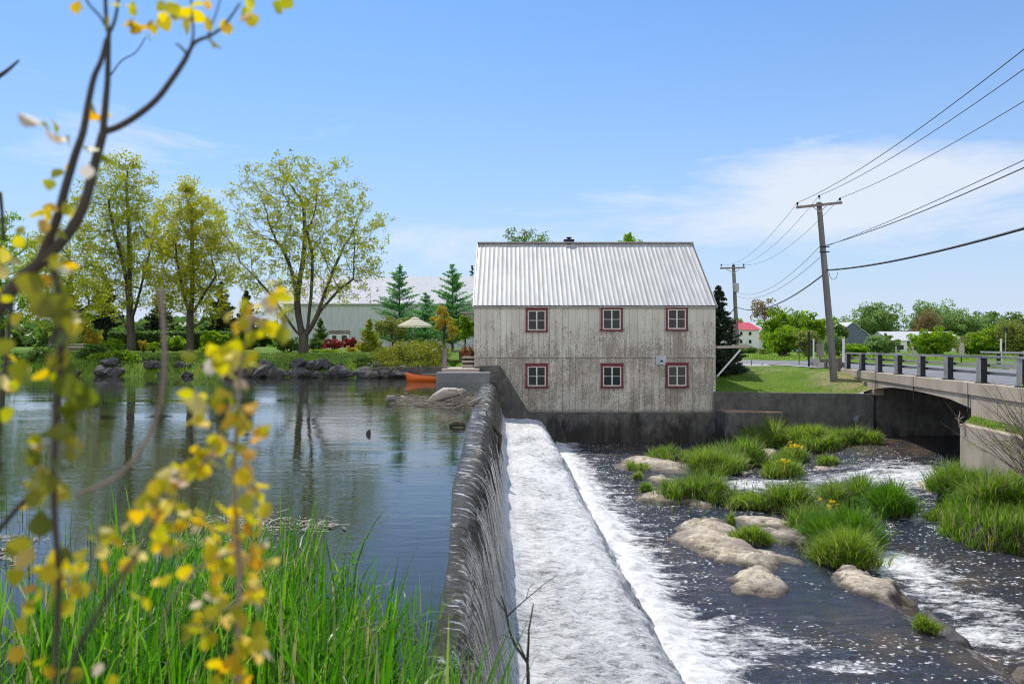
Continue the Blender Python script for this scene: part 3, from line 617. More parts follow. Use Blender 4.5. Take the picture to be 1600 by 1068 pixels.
# wooden brackets sticking out of both gables
a = P(1119, 542, FY+.4); b_ = P(1172, 541, FY+.4); mb = MB(); mb.bar(a, b_, .16, .13); mb.bar(a+Vector((0, 1.4, 0)), b_+Vector((0, 1.4, 0)), .12, .1)
mb.bar(b_+Vector((-.1, -.05, .06)), b_+Vector((-.1, 1.45, .06)), .14, .04); mb.build('bracket', M['driftwood'], mill)
mb = MB(); mb.bar(P(1120, 588, FY+.4), P(1157, 546, FY+.4), .07, .07); mb.build('brace', M['white'], mill)
a = P(721, 489, FY+3); b_ = P(750, 489, FY+3); mb = MB(); mb.bar(a, b_, 1.6, .06); mb.bar(P(726, 491, FY+2.6), P(748, 508, FY+2.6), .06, .08); mb.build('lean_to_canopy', M['driftwood'], mill)
mb = MB(); mb.box(ML-.02, MR+.0, FY-.16, BY, -4.8, MB0-.004); mb.build('foundation', M['conc_dark'], mill)

# stepped side wall closing the end of the dam
mb = MB()
pts = [P(742, 572, 37.05), P(781, 571, 37.05), P(795, 594, 37.05), P(827, 646, 37.05), P(872, 648, 37.05), P(890, 702, 37.05)]
poly = [(p.x, p.z) for p in pts]+[(pts[-1].x, -4.8), (pts[0].x, -4.8)]
mb.prism(poly, 1, 36.8, 37.5)
pts = [P(765, 590, 36.7), P(790, 590, 36.7), P(829, 652, 36.7), P(845, 652, 36.7)]; poly = [(p.x, p.z) for p in pts]+[(pts[-1].x, -4.8), (pts[0].x, -4.8)]
mb.prism(poly, 1, 36.55, 36.797)
o = mb.build('side_wall', M['conc_dark'], org=(0, 37, -2)); tagit(o, 'dark sloping concrete side wall between the dam and the mill', 'wall')

# landing: block, slab, steps, post, planter
def single(name, label, cat, mb_, m_, org, group=None, bevel=0, smooth=False):
    o = mb_.build(name, m_, org=org, bevel=bevel, smooth=smooth); return tagit(o, label, cat, group)
mb = MB(); mb.box(P(681, 0, 33.9).x, P(765, 0, 33.9).x, 33.9, 34.9, -1, P(0, 582, 33.9).z)
single('concrete_block', 'long low grey concrete block in the water beside the orange canoe', 'concrete block', mb, M['conc_grey'], (-2, 34, 0), bevel=.02)
mb = MB(); mb.box(P(690, 0, 36).x, ML+.3, 35.9, 37.6, -1, P(0, 576, 36).z); mb.box(ML-1.3, ML-.01, 37.6, 39.5, -1, .52)
single('landing_slab', 'pale concrete landing slab behind the grey block at the mill corner', 'slab', mb, M['conc_light'], (-2.6, 36, 0), bevel=.02)
st = thing('steps', 'short flight of pale stone steps beside the left mill corner', 'steps', (-2.2, 38, .5))
for k in range(3):
    mb = MB(); z = .56+.2*k; mb.box(P(721+0*k, 0, 37.8).x, ML-.04, 37.75+.34*k, 38.7+.34*k, z, z+.09); mb.build('tread', M['conc_light'], st, bevel=.01)
    mb = MB(); mb.box(P(722, 0, 37.8).x, ML-.06, 37.8+.34*k, 38.6+.34*k, z-.11, z-.002); mb.build('riser', M['wood_dark'], st)
mb = MB(); a = P(694, 572, 37); mb.tube([a+Vector((0, 0, -.2)), a+Vector((.02, 0, .45)), a+Vector((.05, 0, .85))], [.13, .12, .115], 10)
single('wooden_post', 'stout grey wooden post standing on the landing', 'post', mb, M['wood_grey'], a)
mb = MB(); a = P(720, 553, 41); mb.box(a.x-.1, ML+1, 41, 41.3, .6, a.z+.1); mb.box(a.x-.5, ML+1, 40.8, 41.5, a.z+.1, a.z+.2)
single('garden_bench', 'low grey wooden garden bench at the top of the steps', 'bench', mb, M['wood_grey'], (a.x, 41, .6))
mb = MB()
r = random.Random(5)
for k in range(60):
    x = P(728+r.uniform(-5, 9), 0, 40.5).x; mb.tube([(x, 40.5+r.uniform(-.3, .3), .9), (x+r.uniform(-.15, .15), 40.5+r.uniform(-.3, .3), 1.3), (x+r.uniform(-.2, .2), 40.5+r.uniform(-.3, .3), 1.35+r.uniform(0, .35))], [.02, .015, .006], 3)
single('dry_grass', 'rusty brown clump of dry ornamental grass by the mill steps', 'grass clump', mb, leaf_mat('dry_brown_blade', [(.3, .12, .05), (.4, .2, .09)], .3), (-2.2, 40.5, .9))

# canoe
cn = thing('canoe', 'orange canoe moored on the pond behind the grey block', 'canoe', (-3.3, 35.45, 0))
L_ = 3.6; xs0 = P(636.5, 0, 35.5).x; nx_ = 25; V = []; NP = 11
for i in range(nx_):
    t_ = i/(nx_-1); x = xs0+L_*t_; w = .42*math.sin(PI*min(max(t_, .004), .996))**.55; sh = .24+.11*abs(2*t_-1)**2.6; rock = .05*abs(2*t_-1)**4
    for j in range(NP):
        a = -PI/2+PI*j/(NP-1); s_ = math.sin(a); c_ = math.cos(a)
        V.append((x+(-.06 if t_ < .5 else .06)*abs(2*t_-1)**8*(1-c_), 35.45+w*np.sign(s_)*abs(s_)**.7, -.08+rock+(sh+.08)*(1-abs(c_)**.6)))
hull = npmesh('hull', V, gridfaces(nx_, NP), M['orange'], cn, smooth=True)
md = hull.modifiers.new('s', 'SOLIDIFY'); md.thickness = .02
mb = MB()
for sgn in (0, NP-1): mb.tube([Vector(V[i*NP+sgn])+Vector((0, 0, .012)) for i in range(nx_)], .016, 5)
mb.build('gunwale', M['wood_dark'], cn)
for q in (1.0, 2.5): mb = MB(); mb.box(xs0+q, xs0+q+.22, 35.12, 35.78, .17, .2); mb.build('seat', M['wood_grey'], cn)
mb = MB(); mb.tube([(xs0+.7, 35.25, .3), (xs0+2.3, 35.3, .32)], .018, 6); mb.box(xs0+.5, xs0+.75, 35.18, 35.34, .29, .305); single('paddle', 'pale canoe paddle lying across the orange canoe', 'paddle', mb, M['driftwood'], (xs0+1, 35.3, .3))

# ------------------------------------------------------------------ retaining walls and bridge
def wallseg(name, label, a, b, z0, z1, th, m_, z1b=None, bevel=.015):
    a = Vector((*a, 0)); b = Vector((*b, 0)); d = (b-a).normalized(); nrm = Vector((-d.y, d.x, 0))*th
    z1b = z1 if z1b is None else z1b; mb = MB(); org = (a+b)/2
    vs = [(*(a)[:2], z0), (*(b)[:2], z0), (*(b+nrm)[:2], z0), (*(a+nrm)[:2], z0), (*(a)[:2], z1), (*(b)[:2], z1b), (*(b+nrm)[:2], z1b), (*(a+nrm)[:2], z1)]
    mb.add(vs, [(3, 2, 1, 0), (4, 5, 6, 7), (0, 1, 5, 4), (1, 2, 6, 5), (2, 3, 7, 6), (3, 0, 4, 7)])
    o = mb.build(name, m_, org=(org.x, org.y, z0), bevel=bevel); return tagit(o, label, 'wall') if label else o
wallseg('retaining_wall', 'long dark concrete retaining wall below the lawn from mill to bridge', (9.5, 37.57), (15.75, 34.68), -4.8, -.60, .3, M['conc_dark'], -.52)
mb = MB(); mb.box(9.6, 12.25, 35.9, 37.45, -4.8, P(0, 644, 36).z)
o = mb.build('low_wall', M['conc_dark'], org=(11, 36.5, -3), bevel=.02); tagit(o, 'short low concrete ledge with orange top painted as sunlit at the right mill corner', 'wall')
mb = MB(); mb.box(9.7, 12.22, 35.95, 37.28, P(0, 644, 36).z, P(0, 644, 36).z+.03)
mb.build('top_face', rough_mat('painted_sunlit_ledge', [(.3, (.3, .16, .09)), (.6, (.42, .28, .18)), (.8, (.5, .42, .34))], 2, .85, 10, .4, .02), o)  # warm sunlight on the ledge top put into its orange colour
pc = P(1335, 655, 35.05); mb = MB(); mb.lathe((0, 0, 0), [(.19, 0), (.19, .5), (.15, .5), (.15, .02)], 20)
o = mb.build('outlet_pipe', M['conc_grey'], smooth=False); o.rotation_euler = (PI/2, 0, math.radians(25)); o.location = pc+Vector((.0, .25, 0)); tagit(o, 'round outlet pipe sticking out of the dark retaining wall', 'pipe')

BX = lambda Y: 10.2+.16*Y
def YB_(x, y, a=10.2): # pixel x -> distance on the bridge face
    return a/((x-800)/FP-.16)
br = thing('bridge', 'concrete road bridge with one low flat arch over the river', 'bridge', (16, 30, .4))
def yz(x, y): Y = YB_(x, y); return (Y, CZ-(y-HY)/FP*Y)
soff = [yz(x, y) for x, y in ((1365, 608), (1380, 605.5), (1395, 605), (1415, 607.5), (1434, 611), (1460, 617), (1484, 623), (1500, 630), (1516, 637.5))]
BT = .42; Yn, Yf = 8.0, 40.2
def facepoly(zt): return [(Yf, zt), (Yf, -.9), (34.68, -.9), (34.68, -4.8)]
def extr(poly, off0, off1, zf=None):
    """polygon in (Y,z) following the bridge face, thickness along x"""
    n0 = len(poly); vs = [(BX(Y)+off0, Y, z) for Y, z in poly]+[(BX(Y)+off1, Y, z) for Y, z in poly]
    return vs, [tuple(range(n0)), tuple(reversed(range(n0, 2*n0)))]+[(i, i+n0, (i+1) % n0+n0, (i+1) % n0) for i in range(n0)]
mb = MB(); sf = [(34.68, soff[0][1])]+soff[1:-1]+[(24.5, soff[-1][1])]
top = .06
quad_poly = [(Yf, top), (Yf, -.5), (37.5, -.56), (34.68, -.57)]+sf+[(24.5, -4.8), (Yn, -4.8), (Yn, top)]
mb.add(*extr(quad_poly, 0, .45)); mb.build('arch_face', M['conc_bridge'], br)
mb = MB(); mb.add(*extr([(Yf, top+.012), (Yn, top+.012), (Yn, BT+.1), (Yf, BT)], -.05, .5)); mb.build('kerb', M['conc_bridge'], br, bevel=.02)
mb = MB()
for Yj in (34.2, 29.5, 24.6, 20.2):
    mb = MB(); mb.add(*extr([(Yj, top-.5), (Yj+.03, top-.5), (Yj+.03, BT+.02), (Yj, BT+.02)], -.056, -.03)); mb.build('joint', M['groove'], br)
mb = MB(); sof2 = sf+[(24.5, .04), (34.68, .04)]; mb.add(*extr(sof2, .452, 9.4)); mb.build('deck', M['conc_dark'], br)
mb = MB(); mb.box(15.9, 27, 34.7, 36, -4.8, -.05); mb.build('far_abutment', M['conc_dark'], br)
mb = MB(); mb.box(14.4, 26, 23.2, 24.45, -4.8, -.1); mb.build('near_abutment', M['conc_dark'], br)
mb = MB(); mb.add(*extr([(Yf+2, .02), (Yn, .02), (Yn, BT+.05), (Yf+2, BT)], 9.42, 9.9)); mb.build('far_kerb', M['conc_bridge'], br)

# guard rail on the near kerb
gr = thing('guard_rail', 'bridge guard rail with dark steel posts and three pale rails nearest the river', 'guard rail', (16.5, 39, .4))
ks = [3.868-.2525*k for k in range(0, 11)]
for i, k_ in enumerate(ks):
    Y = 10.2*k_; x = BX(Y)+.12; zb = np.interp(Y, [Yn, Yf], [BT+.1, BT]); mb = MB()
    mb.box(x-.012, x+.012, Y-.10, Y+.10, zb, zb+.76); mb.box(x-.095, x+.095, Y-.115, Y-.10, zb, zb+.76); mb.box(x-.095, x+.095, Y+.10, Y+.115, zb, zb+.76); mb.box(x-.14, x+.14, Y-.14, Y+.14, zb, zb+.03)
    mb.box(x+.096, x+.2, Y-.06, Y+.06, zb+.27, zb+.34); mb.box(x+.096, x+.2, Y-.06, Y+.06, zb+.5, zb+.57)
    mb.build('post', M['steel_dark'], gr)
    mb = MB(); mb.box(x-.105, x-.0965, Y-.118, Y+.118, zb, zb+.765); mb.build('post_sunlit_side', M['galv'], gr)  # sunlit left side of the dark post, painted as a pale steel plate
for dz, off, w, h in ((.79, .12, .12, .07), (.535, .36, .05, .09), (.30, .36, .05, .09)):
    mb = MB(); mb.bar((BX(Yn)+off, Yn, BT+.1+dz), (BX(39.6)+off, 39.6, BT+dz), w, h); mb.build('rail', M['galv'], gr)
g2 = thing('guard_rail', 'steel guard rail on the far side of the road bridge', 'guard rail', (26, 39, .4))
for k in range(13):
    Y = 44-2.6*k; x = BX(Y)+9.65; mb = MB(); mb.box(x-.07, x+.07, Y-.08, Y+.08, BT, BT+.74); mb.build('post', M['steel_dark'], g2)
for dz in (.78, .5, .25):
    mb = MB(); mb.bar((BX(12)+9.5, 12, BT+dz), (BX(46)+9.5, 46, BT+dz), .06, .1); mb.build('rail', M['galv'], g2)

# road ribbon
cl_ = [(15.9, 6), (17.5, 16), (19.1, 26), (20.7, 36), (21.5, 42), (21.6, 48), (20.4, 55), (17, 62), (11, 69), (3, 75), (-8, 80), (-24, 84)]
pp = [Vector((x+0, y, 0)) for x, y in cl_]
def spline(pts, n_=8):
    out = []
    for i in range(len(pts)-1):
        p0, p1, p2, p3 = pts[max(i-1, 0)], pts[i], pts[i+1], pts[min(i+2, len(pts)-1)]
        for k in range(n_):
            t_ = k/n_; out.append(.5*((2*p1)+(p2-p0)*t_+(2*p0-5*p1+4*p2-p3)*t_**2+(-p0+3*p1-3*p2+p3)*t_**3))
    return out+[pts[-1]]
rp = spline(pp)
def ribbon(name, off0, off1, dz, m_, lab=None, ymin=0):
    V = []
    nr = 0
    for i, p in enumerate(rp):
        if p.y < ymin: continue
        nr += 1; d = (rp[min(i+1, len(rp)-1)]-rp[max(i-1, 0)]).normalized(); nn = Vector((d.y, -d.x, 0))
        z = .345
        for o_ in (off0, off1): q = p+nn*o_; V.append((q.x, q.y, z+dz))
    o = npmesh(name, V, gridfaces(nr, 2), m_); tagit(o, kind='structure'); return o
ribbon('road', -3.9, 4.0, .02, M['asphalt']); ribbon('road_marking', -.06, .06, .026, M['paint'])
ribbon('road_shoulder', -4.9, -3.7, .008, M['gravel'], ymin=43)
mb = MB(); a, b_, c_, d_ = (13.8, 47.2), (22, 50), (19, 55), (13, 53)
V = [(10.5, 47.6, .345), (15.5, 47.4, .345), (16.8, 53, .345), (10.5, 55.5, .345)]; mb.add(V, [(0, 1, 2, 3)]); o = mb.build('driveway', M['gravel']); tagit(o, kind='structure')

# wing wall with grass strip
wa, wb = (13.55, 24.1), (12.2, 14.0)
wallseg('wing_wall', 'tan concrete wing wall right of the bridge opening above the river grass', wb, wa, -4.6, -.76, -.35, M['conc_bridge'])
V = [];
for j, Y in enumerate(np.linspace(24.4, 10, 30)):
    x0 = np.interp(Y, [14, 24.1], [12.2, 13.55])+.3; x1 = BX(Y)+.02
    for i, t_ in enumerate(np.linspace(0, 1, 6)): V.append((x0+(x1-x0)*t_, Y, -.80+.25*t_+.04*r.random()))
o = npmesh('verge', V, gridfaces(30, 6), M['lawn'], smooth=True); tagit(o, kind='structure'); fattr(o, 'straw', np.tile([.5, .3, .1, 0, 0, 0], 30))
# right bank of the river below the wing wall
xs = np.linspace(7, 20, 60); ys = np.linspace(6, 25, 70); X, Y = np.meshgrid(xs, ys)
bxl = np.interp(Y, [6, 15.5, 17.6, 18.6, 19.6, 21, 24], [13, 13, 12.2, 10.9, 10.7, 11.4, 13.0]); Z = -3.6+.92*sm(X-bxl, -.7, .5)+.1*fbm(X, Y, 3)
o = npmesh('river_bank', np.stack([X, Y, Z], -1), gridfaces(70, 60)[:, ::-1], M['mud'], smooth=True); tagit(o, kind='structure')

# ------------------------------------------------------------------ poles and wires
up = thing('utility_pole', 'tall leaning wooden utility pole with crossarm on the lawn near the bridge', 'utility pole', P(1305, 605, 38.5))
PA = P(1305, 607, 38.5); PT = P(1279.5, 316, 38.5); YP = 38.5
mb = MB(); mb.tube([PA-Vector((0, 0, .5)), PA.lerp(PT, .3), PA.lerp(PT, .65), PT], [.185, .165, .145, .12], 12); mb.build('shaft', M['pole'], up)
ca, cb_ = P(1244.5, 324, YP-.15), P(1315.5, 316.5, YP-.15); mb = MB(); mb.bar(ca, cb_, .1, .12); mb.build('crossarm', M['wood_grey'], up)
mb = MB(); cm = P(1281, 331, YP-.15); mb.bar(P(1268, 322, YP-.2), cm, .02, .04); mb.bar(P(1294, 319.5, YP-.2), cm, .02, .04); mb.build('arm_brace', M['galv'], up)
ins = []
for x, y in ((1246, 323), (1280, 312), (1312.5, 316)):
    q = P(x, y, YP-.15); mb = MB(); mb.lathe(q, [(.02, 0), (.02, .1), (.06, .11), (.06, .14), (.03, .15), (.055, .17), (.05, .21), (.01, .23)], 8); mb.build('insulator', M['steel_dark'], up); ins.append(q+Vector((0, 0, .2)))
mb = MB()
for y in (386, 394): q = P(1285, y, YP); mb.bar(q+Vector((-.2, -.15, 0)), q+Vector((.28, -.15, 0)), .04, .05)
mb.build('hardware', M['steel_dark'], up)
u2 = thing('utility_pole', 'smaller distant utility pole with transformer behind the mill', 'utility pole', P(1152, 556, 75))
QA, QT = P(1152.5, 556, 75), P(1146, 414, 75)
mb = MB(); mb.tube([QA, QT], [.22, .15], 10); mb.build('shaft', M['pole'], u2)
mb = MB(); mb.bar(P(1125, 419, 74.8), P(1164, 418, 74.8), .12, .14); mb.build('crossarm', M['wood_grey'], u2)
mb = MB(); mb.bar(P(1133, 419, 74.7), P(1147, 427, 74.7), .04, .06); mb.bar(P(1157, 418, 74.7), P(1147, 427, 74.7), .04, .06); mb.build('arm_brace', M['galv'], u2)
mb = MB(); q = P(1150, 456, 74.6); mb.lathe(q, [(.24, 0), (.26, .05), (.26, .72), (.22, .8), (.06, .84)], 12); mb.build('transformer', M['galv'], u2)
ins2 = []
for x in (1127, 1146, 1162):
    q = P(x, 417, 74.8); mb = MB(); mb.lathe(q, [(.03, 0), (.03, .12), (.08, .14), (.07, .25), (.02, .28)], 8); mb.build('insulator', M['steel_dark'], u2); ins2.append(q+Vector((0, 0, .2)))
def wire(name, label, a, b, sag, rad, cat='wire', group=None, m_='wire', n_=40):
    a, b = Vector(a), Vector(b); pts = []
    for i in range(n_+1):
        t_ = i/n_; q = a.lerp(b, t_); q.z -= sag*4*t_*(1-t_); pts.append(q)
    mb = MB(); mb.tube(pts, rad, 5); o = mb.build(name, M[m_], org=a); return tagit(o, label, cat, group)
dvec = Vector((-.16, -1, 0))
for i, (q, yend) in enumerate(zip(ins, (77, 108, 158))):
    # photo end of each wire at x=1600 fixes its height over the road
    e = q+dvec*44
    t18 = None
    # point where the wire leaves the frame
    Yx = (q.x-.16*q.y)/((800/FP)-.16); zx_ = CZ+(HY-yend)/FP*Yx; s_ = (q.y-Yx)/44
    e.z = q.z+.3; sag = -(zx_-(q.z+.3*s_))/(4*s_*(1-s_))
    wire('power_line', ('top left', 'middle', 'lowest right')[i]+' thin power line rising to the right from the leaning pole crossarm', q, e, sag, .012)
    wire('power_line', ('left', 'middle', 'right')[i]+' faint power line running back from the leaning pole to the distant pole', q, ins2[i], .9, .010)
def exitz(q, yend): Yx = (q.x-.16*q.y)/((800/FP)-.16); return CZ+(HY-yend)/FP*Yx, (q.y-Yx)/44
for (x, y, ye, rad, lab, nm_) in ((1287, 386, 250, .012, 'thin telephone line below the crossarm, upper of two side by side', 'power_line'), (1288, 384, 262, .016, 'dark telephone line just below the thin one', 'telephone_line'), (1292, 422, 357, .038, 'thick black communication cable sagging from the pole to the right edge', 'cable')):
    q = P(x, y, YP); zx_, s_ = exitz(q, ye); e = q+dvec*44; sag = -(zx_-q.z)/(4*s_*(1-s_)); wire(nm_, lab, q, e, sag, rad, m_='cable' if rad > .013 else 'wire')
wire('cable', 'thick black cable running from the leaning pole down to the distant pole', P(1290, 426, YP), P(1150, 479, 75), .9, .035, m_='cable')
wire('cable', 'dark cable leaving the distant pole towards the mill', P(1150, 479, 75), P(1090, 512, 66), .5, .04, m_='cable')
wire('telephone_line', 'thin line from the leaning pole dipping behind the thick cable', P(1280, 386, YP), P(1150, 456, 75), 1.0, .012)
wire('telephone_line', 'lower thin line with a small splice box between the two poles', P(1281, 402, YP), P(1150, 462, 75), .9, .012)
mb = MB(); q = P(1302, 424, 37); pts = [q+Vector((.32*math.cos(a)*.6, 0, .32*math.sin(a)-.05)) for a in np.linspace(PI, 2*PI, 9)]; mb.tube(pts, .012, 5)
single('cable_loop', 'small hanging loop of slack cable just right of the pole', 'cable loop', mb, M['cable'], q)

# ------------------------------------------------------------------ road-side posts and signs
def postrow(name, lab, x, ytop, ybase, Y, w, m_, group=None, th=None, cat='post'):
    a = P(x, ybase, Y); tz_ = P(x, ytop, Y).z; mb = MB(); mb.box(a.x-w/2, a.x+w/2, Y-(th or w)/2, Y+(th or w)/2, min(a.z-.2, gz(a.x, Y)-.1), tz_)
    return single(name, lab, cat, mb, m_, a, group, bevel=.01)
for i, (x, yt, yb_, Y) in enumerate(((1271, 562, 580, 47), (1284.2, 560.5, 580.5, 45.4), (1291.5, 560.5, 583.5, 43.8), (1305.8, 560, 585, 42.4), (1311.5, 559, 584.5, 41.2))):
    postrow('wooden_post', 'brown square wooden guard post on the bridge approach, '+('farthest, at the barrier end', 'second from the barrier end', 'middle one left of the leaning pole', 'just right of the leaning pole', 'nearest the bridge kerb')[i], x, yt, yb_, Y, .2, M['wood_brown'], 'wooden posts of the bridge approach')
mb = MB()
for z0, z1, o_ in ((.42, .52, .0), (.55, .65, 0), (.5, .57, .05)):
    mb.bar(P(1264, 566, 47)+Vector((0, -.2+o_, z0-.6)), P(1318, 566, 41)+Vector((0, -.2+o_, z0-.6)), .03, .12)
single('crash_barrier', 'dented steel crash barrier end bolted to brown wooden posts', 'crash barrier', mb, M['galv'], P(1290, 566, 44))
a = P(1270, 568, 46.5); mb = MB(); mb.box(a.x-.35, a.x+.3, 46.3, 46.34, a.z-.05, a.z+.3); single('barrier_end', 'flat silver end plate of the crash barrier', 'barrier end', mb, M['galv'], a, bevel=.015)
def pole_(name, lab, x, yt, yb_, Y, w, m_, cat='post'): return postrow(name, lab, x, yt, yb_, Y, w, m_, None, None, cat)
pole_('post', 'thin dark metal post beside the crash barrier end', 1263.8, 518, 579, 46, .09, M['steel_dark'])
pole_('post', 'slim pale grey post behind the crash barrier', 1271.2, 529, 562, 60, .09, M['white'])
pole_('post', 'slim white post at the far end of the bridge rail', 1318, 529, 556, 52, .11, M['white'])
pole_('post', 'short pale post beyond the bridge rail, left of the low white shed', 1400, 541, 557, 60, .09, M['galv'])
pole_('post', 'short leaning pale post beyond the bridge rail below the white shed', 1426, 541, 557, 60, .09, M['galv'])
pole_('post', 'slim white post beyond the bridge near the right edge', 1564, 529, 560, 60, .11, M['white'])
sg = thing('road_sign', 'small sign on a thin rusty post at the edge of the road', 'sign', P(1248.5, 576, 50))
mb = MB(); mb.tube([P(1248.2, 577, 50), P(1249.5, 537, 50)], .03, 6); mb.build('post', M['wood_brown'], sg)
mb = MB(); q = P(1251, 538, 50); mb.box(q.x-.12, q.x+.12, 49.94, 49.96, q.z-.12, q.z+.1); mb.build('sign_plate', M['steel_dark'], sg)
sg = thing('road_sign', 'grey sign seen from behind on a dark post between the trees', 'sign', P(1281, 562, 60))
mb = MB(); mb.tube([P(1281, 562, 60), P(1281, 528, 60)], .05, 6); mb.build('post', M['wood_brown'], sg)
mb = MB(); q = P(1281.5, 547, 59.9); mb.box(q.x-.28, q.x+.28, 59.88, 59.9, q.z-.5, q.z+.5); mb.build('sign_plate', M['wood_grey'], sg)
sg = thing('road_sign', 'back of a grey diamond sign standing beyond the bridge rail', 'sign', P(1502, 560, 55))
q = P(1502, 546, 55); mb = MB(); mb.prism([(q.x-.2, q.z), (q.x-.15, q.z-.45), (q.x+.15, q.z-.45), (q.x+.2, q.z), (q.x+.13, q.z+.48), (q.x-.13, q.z+.48)], 1, 54.93, 54.96); mb.build('sign_plate', M['galv'], sg, bevel=.004)
mb = MB(); mb.box(q.x-.03, q.x+.03, 54.97, 55.03, q.z-.9, q.z+.4); mb.build('post', M['steel_dark'], sg)
lp = thing('lamp_post', 'thin lamp post with dark head among the bushes near the right edge', 'lamp post', P(1571, 556, 90))
mb = MB(); mb.tube([P(1571, 556, 90), P(1571.5, 516, 90)], .06, 6); mb.build('post', M['galv'], lp); mb = MB(); mb.box(P(1570, 0, 90).x, P(1573.3, 0, 90).x, 89.8, 90.2, P(0, 518, 90).z, P(0, 512, 90).z); mb.build('lamp_head', M['steel_dark'], lp)
for x, yt, yb_, lean, lab in ((1184.5, 586, 601.5, 3.5, 'rusty stake standing in the middle of the lawn'), (1174, 562, 571, 0, 'short upright stake at the driveway edge'), (1188, 567.5, 572.5, -4, 'small leaning stake at the driveway edge')):
    Y = 42 if yb_ > 590 else 49; mb = MB(); a = P(x, yb_, Y); mb.tube([a-Vector((0, 0, .2)), P(x-lean*.9, yt, Y)], .028, 5); single('stake', lab, 'stake', mb, M['wood_brown'], a)

# ------------------------------------------------------------------ far buildings
def gable(name, lab, x0, x1, y0, y1, zb, ze, zr, ridge, wall_m, roof_m, ov=.4, cat='barn'):
    """ridge 'x' or 'y'"""
    t_ = thing(name, lab, cat, ((x0+x1)/2, y0, zb)); mb = MB(); mb.box(x0, x1, y0, y1, zb, ze)
    if ridge == 'x': mb.prism([(y0, ze+.002), (y1, ze+.002), ((y0+y1)/2, zr-.1)], 0, x0, x1)
    else: mb.prism([(x0, ze+.002), (x1, ze+.002), ((x0+x1)/2, zr-.1)], 1, y0, y1)
    mb.build('wall', wall_m, t_)
    mb = MB()
    if ridge == 'x':
        s_ = (zr-ze)/((y1-y0)/2); ym = (y0+y1)/2
        for sg_, ye in ((1, y0-ov), (-1, y1+ov)): mb.add([(x0-ov, ye, ze-s_*ov), (x1+ov, ye, ze-s_*ov), (x1+ov, ym, zr), (x0-ov, ym, zr), (x0-ov, ye, ze-s_*ov+.12), (x1+ov, ye, ze-s_*ov+.12), (x1+ov, ym, zr+.12), (x0-ov, ym, zr+.12)], [(3, 2, 1, 0), (4, 5, 6, 7), (0, 1, 5, 4), (1, 2, 6, 5), (2, 3, 7, 6), (3, 0, 4, 7)])
    else:
        s_ = (zr-ze)/((x1-x0)/2); xm = (x0+x1)/2
        for xe in (x0-ov, x1+ov): mb.add([(xe, y0-ov, ze-s_*ov), (xm, y0-ov, zr), (xm, y1+ov, zr), (xe, y1+ov, ze-s_*ov), (xe, y0-ov, ze-s_*ov+.12), (xm, y0-ov, zr+.12), (xm, y1+ov, zr+.12), (xe, y1+ov, ze-s_*ov+.12)], [(3, 2, 1, 0), (4, 5, 6, 7), (0, 1, 5, 4), (1, 2, 6, 5), (2, 3, 7, 6), (3, 0, 4, 7)])
    mb.build('roof', roof_m, t_); return t_
def ventdoor(t_, x, z, w, h, Y, m_, name='window'):
    mb = MB(); mb.box(x-w/2, x+w/2, Y-.08, Y-.01, z, z+h); return mb.build(name, m_, t_)
x0, x1 = P(443, 0, 80).x, P(770, 0, 80).x
bt = gable('barn', 'long white barn with pale metal roof behind the garden', x0, x1, 80, 92, .9, P(0, 474, 80).z, P(0, 434, 86).z, 'x', M['barn_white'], M['barn_roof'], .25)
mb = MB(); mb.box(P(514, 0, 80).x, P(547, 0, 80).x, 79.86, 79.97, P(0, 521.5, 80).z, P(0, 516, 80).z); mb.build('door_lintel', M['wood_grey'], bt)
for xa, xb in ((515.5, 529.8), (530.4, 546)):
    a, c = P(xa, 0, 80).x, P(xb, 0, 80).x; mb = MB(); mb.box(a, c, 79.9, 79.97, 1.2, P(0, 521.7, 80).z); d = mb.build('door', M['white'], bt)
    mb = MB(); mb.box(a+.25, c-.25, 79.86, 79.895, 1.9, P(0, 524, 80).z); mb.build('pane', M['glass'], d)
mb = MB(); mb.box(P(443, 0, 80).x, P(446, 0, 80).x, 79.9, 79.97, 1, P(0, 476, 80).z); mb.build('corner_board', M['white'], bt)
mb = MB(); q = P(617, 436, 86); mb.lathe((q.x, 86, q.z-.3), [(.2, 0), (.2, .9), (.25, .92), (.25, 1.0)], 10); mb.build('roof_vent', M['galv'], bt)

hs_ = thing('house', 'white two-storey farmhouse with bright red hipped metal roof', 'house', P(1160, 548, 190))
Yh = 190; a, c = P(1138, 0, Yh).x, P(1186.5, 0, Yh).x; ze = P(0, 515, Yh).z; mb = MB(); mb.box(a, c, Yh, Yh+10, -.5, ze); mb.build('wall', M['white'], hs_)
zr = P(0, 503.5, Yh+5).z; e = .5; ra, rc = P(1146, 0, Yh+5).x, P(1170, 0, Yh+5).x
mb = MB(); mb.add([(a-e, Yh-e, ze), (c+e, Yh-e, ze), (c+e, Yh+10+e, ze), (a-e, Yh+10+e, ze), (ra, Yh+4.5, zr), (rc, Yh+4.5, zr), (rc, Yh+5.5, zr), (ra, Yh+5.5, zr)], [(0, 1, 5, 4), (1, 2, 6, 5), (2, 3, 7, 6), (3, 0, 4, 7), (4, 5, 6, 7), (3, 2, 1, 0)]); rr_ = mb.build('roof', M['redroof'], hs_)
mb = MB(); mb.box(P(1155, 0, Yh).x, P(1168, 0, Yh).x, Yh+4.6, Yh+5.4, zr-.2, zr+.5); mb.build('chimney', M['redroof'], rr_)
for wx in (1158, 1172, 1148):
    for wy in (519, 531.5): ventdoor(hs_, P(wx, 0, Yh).x, P(0, wy+4.5, Yh).z, .6 if wx > 1150 else .5, .8, Yh, M['steel_dark'])
a, c = P(1186.5, 0, Yh+3).x, P(1194.5, 0, Yh+3).x; mb = MB(); mb.box(a+.02, c, Yh+3, Yh+8, -.5, P(0, 529, Yh).z); mb.build('annex', M['white'], hs_)
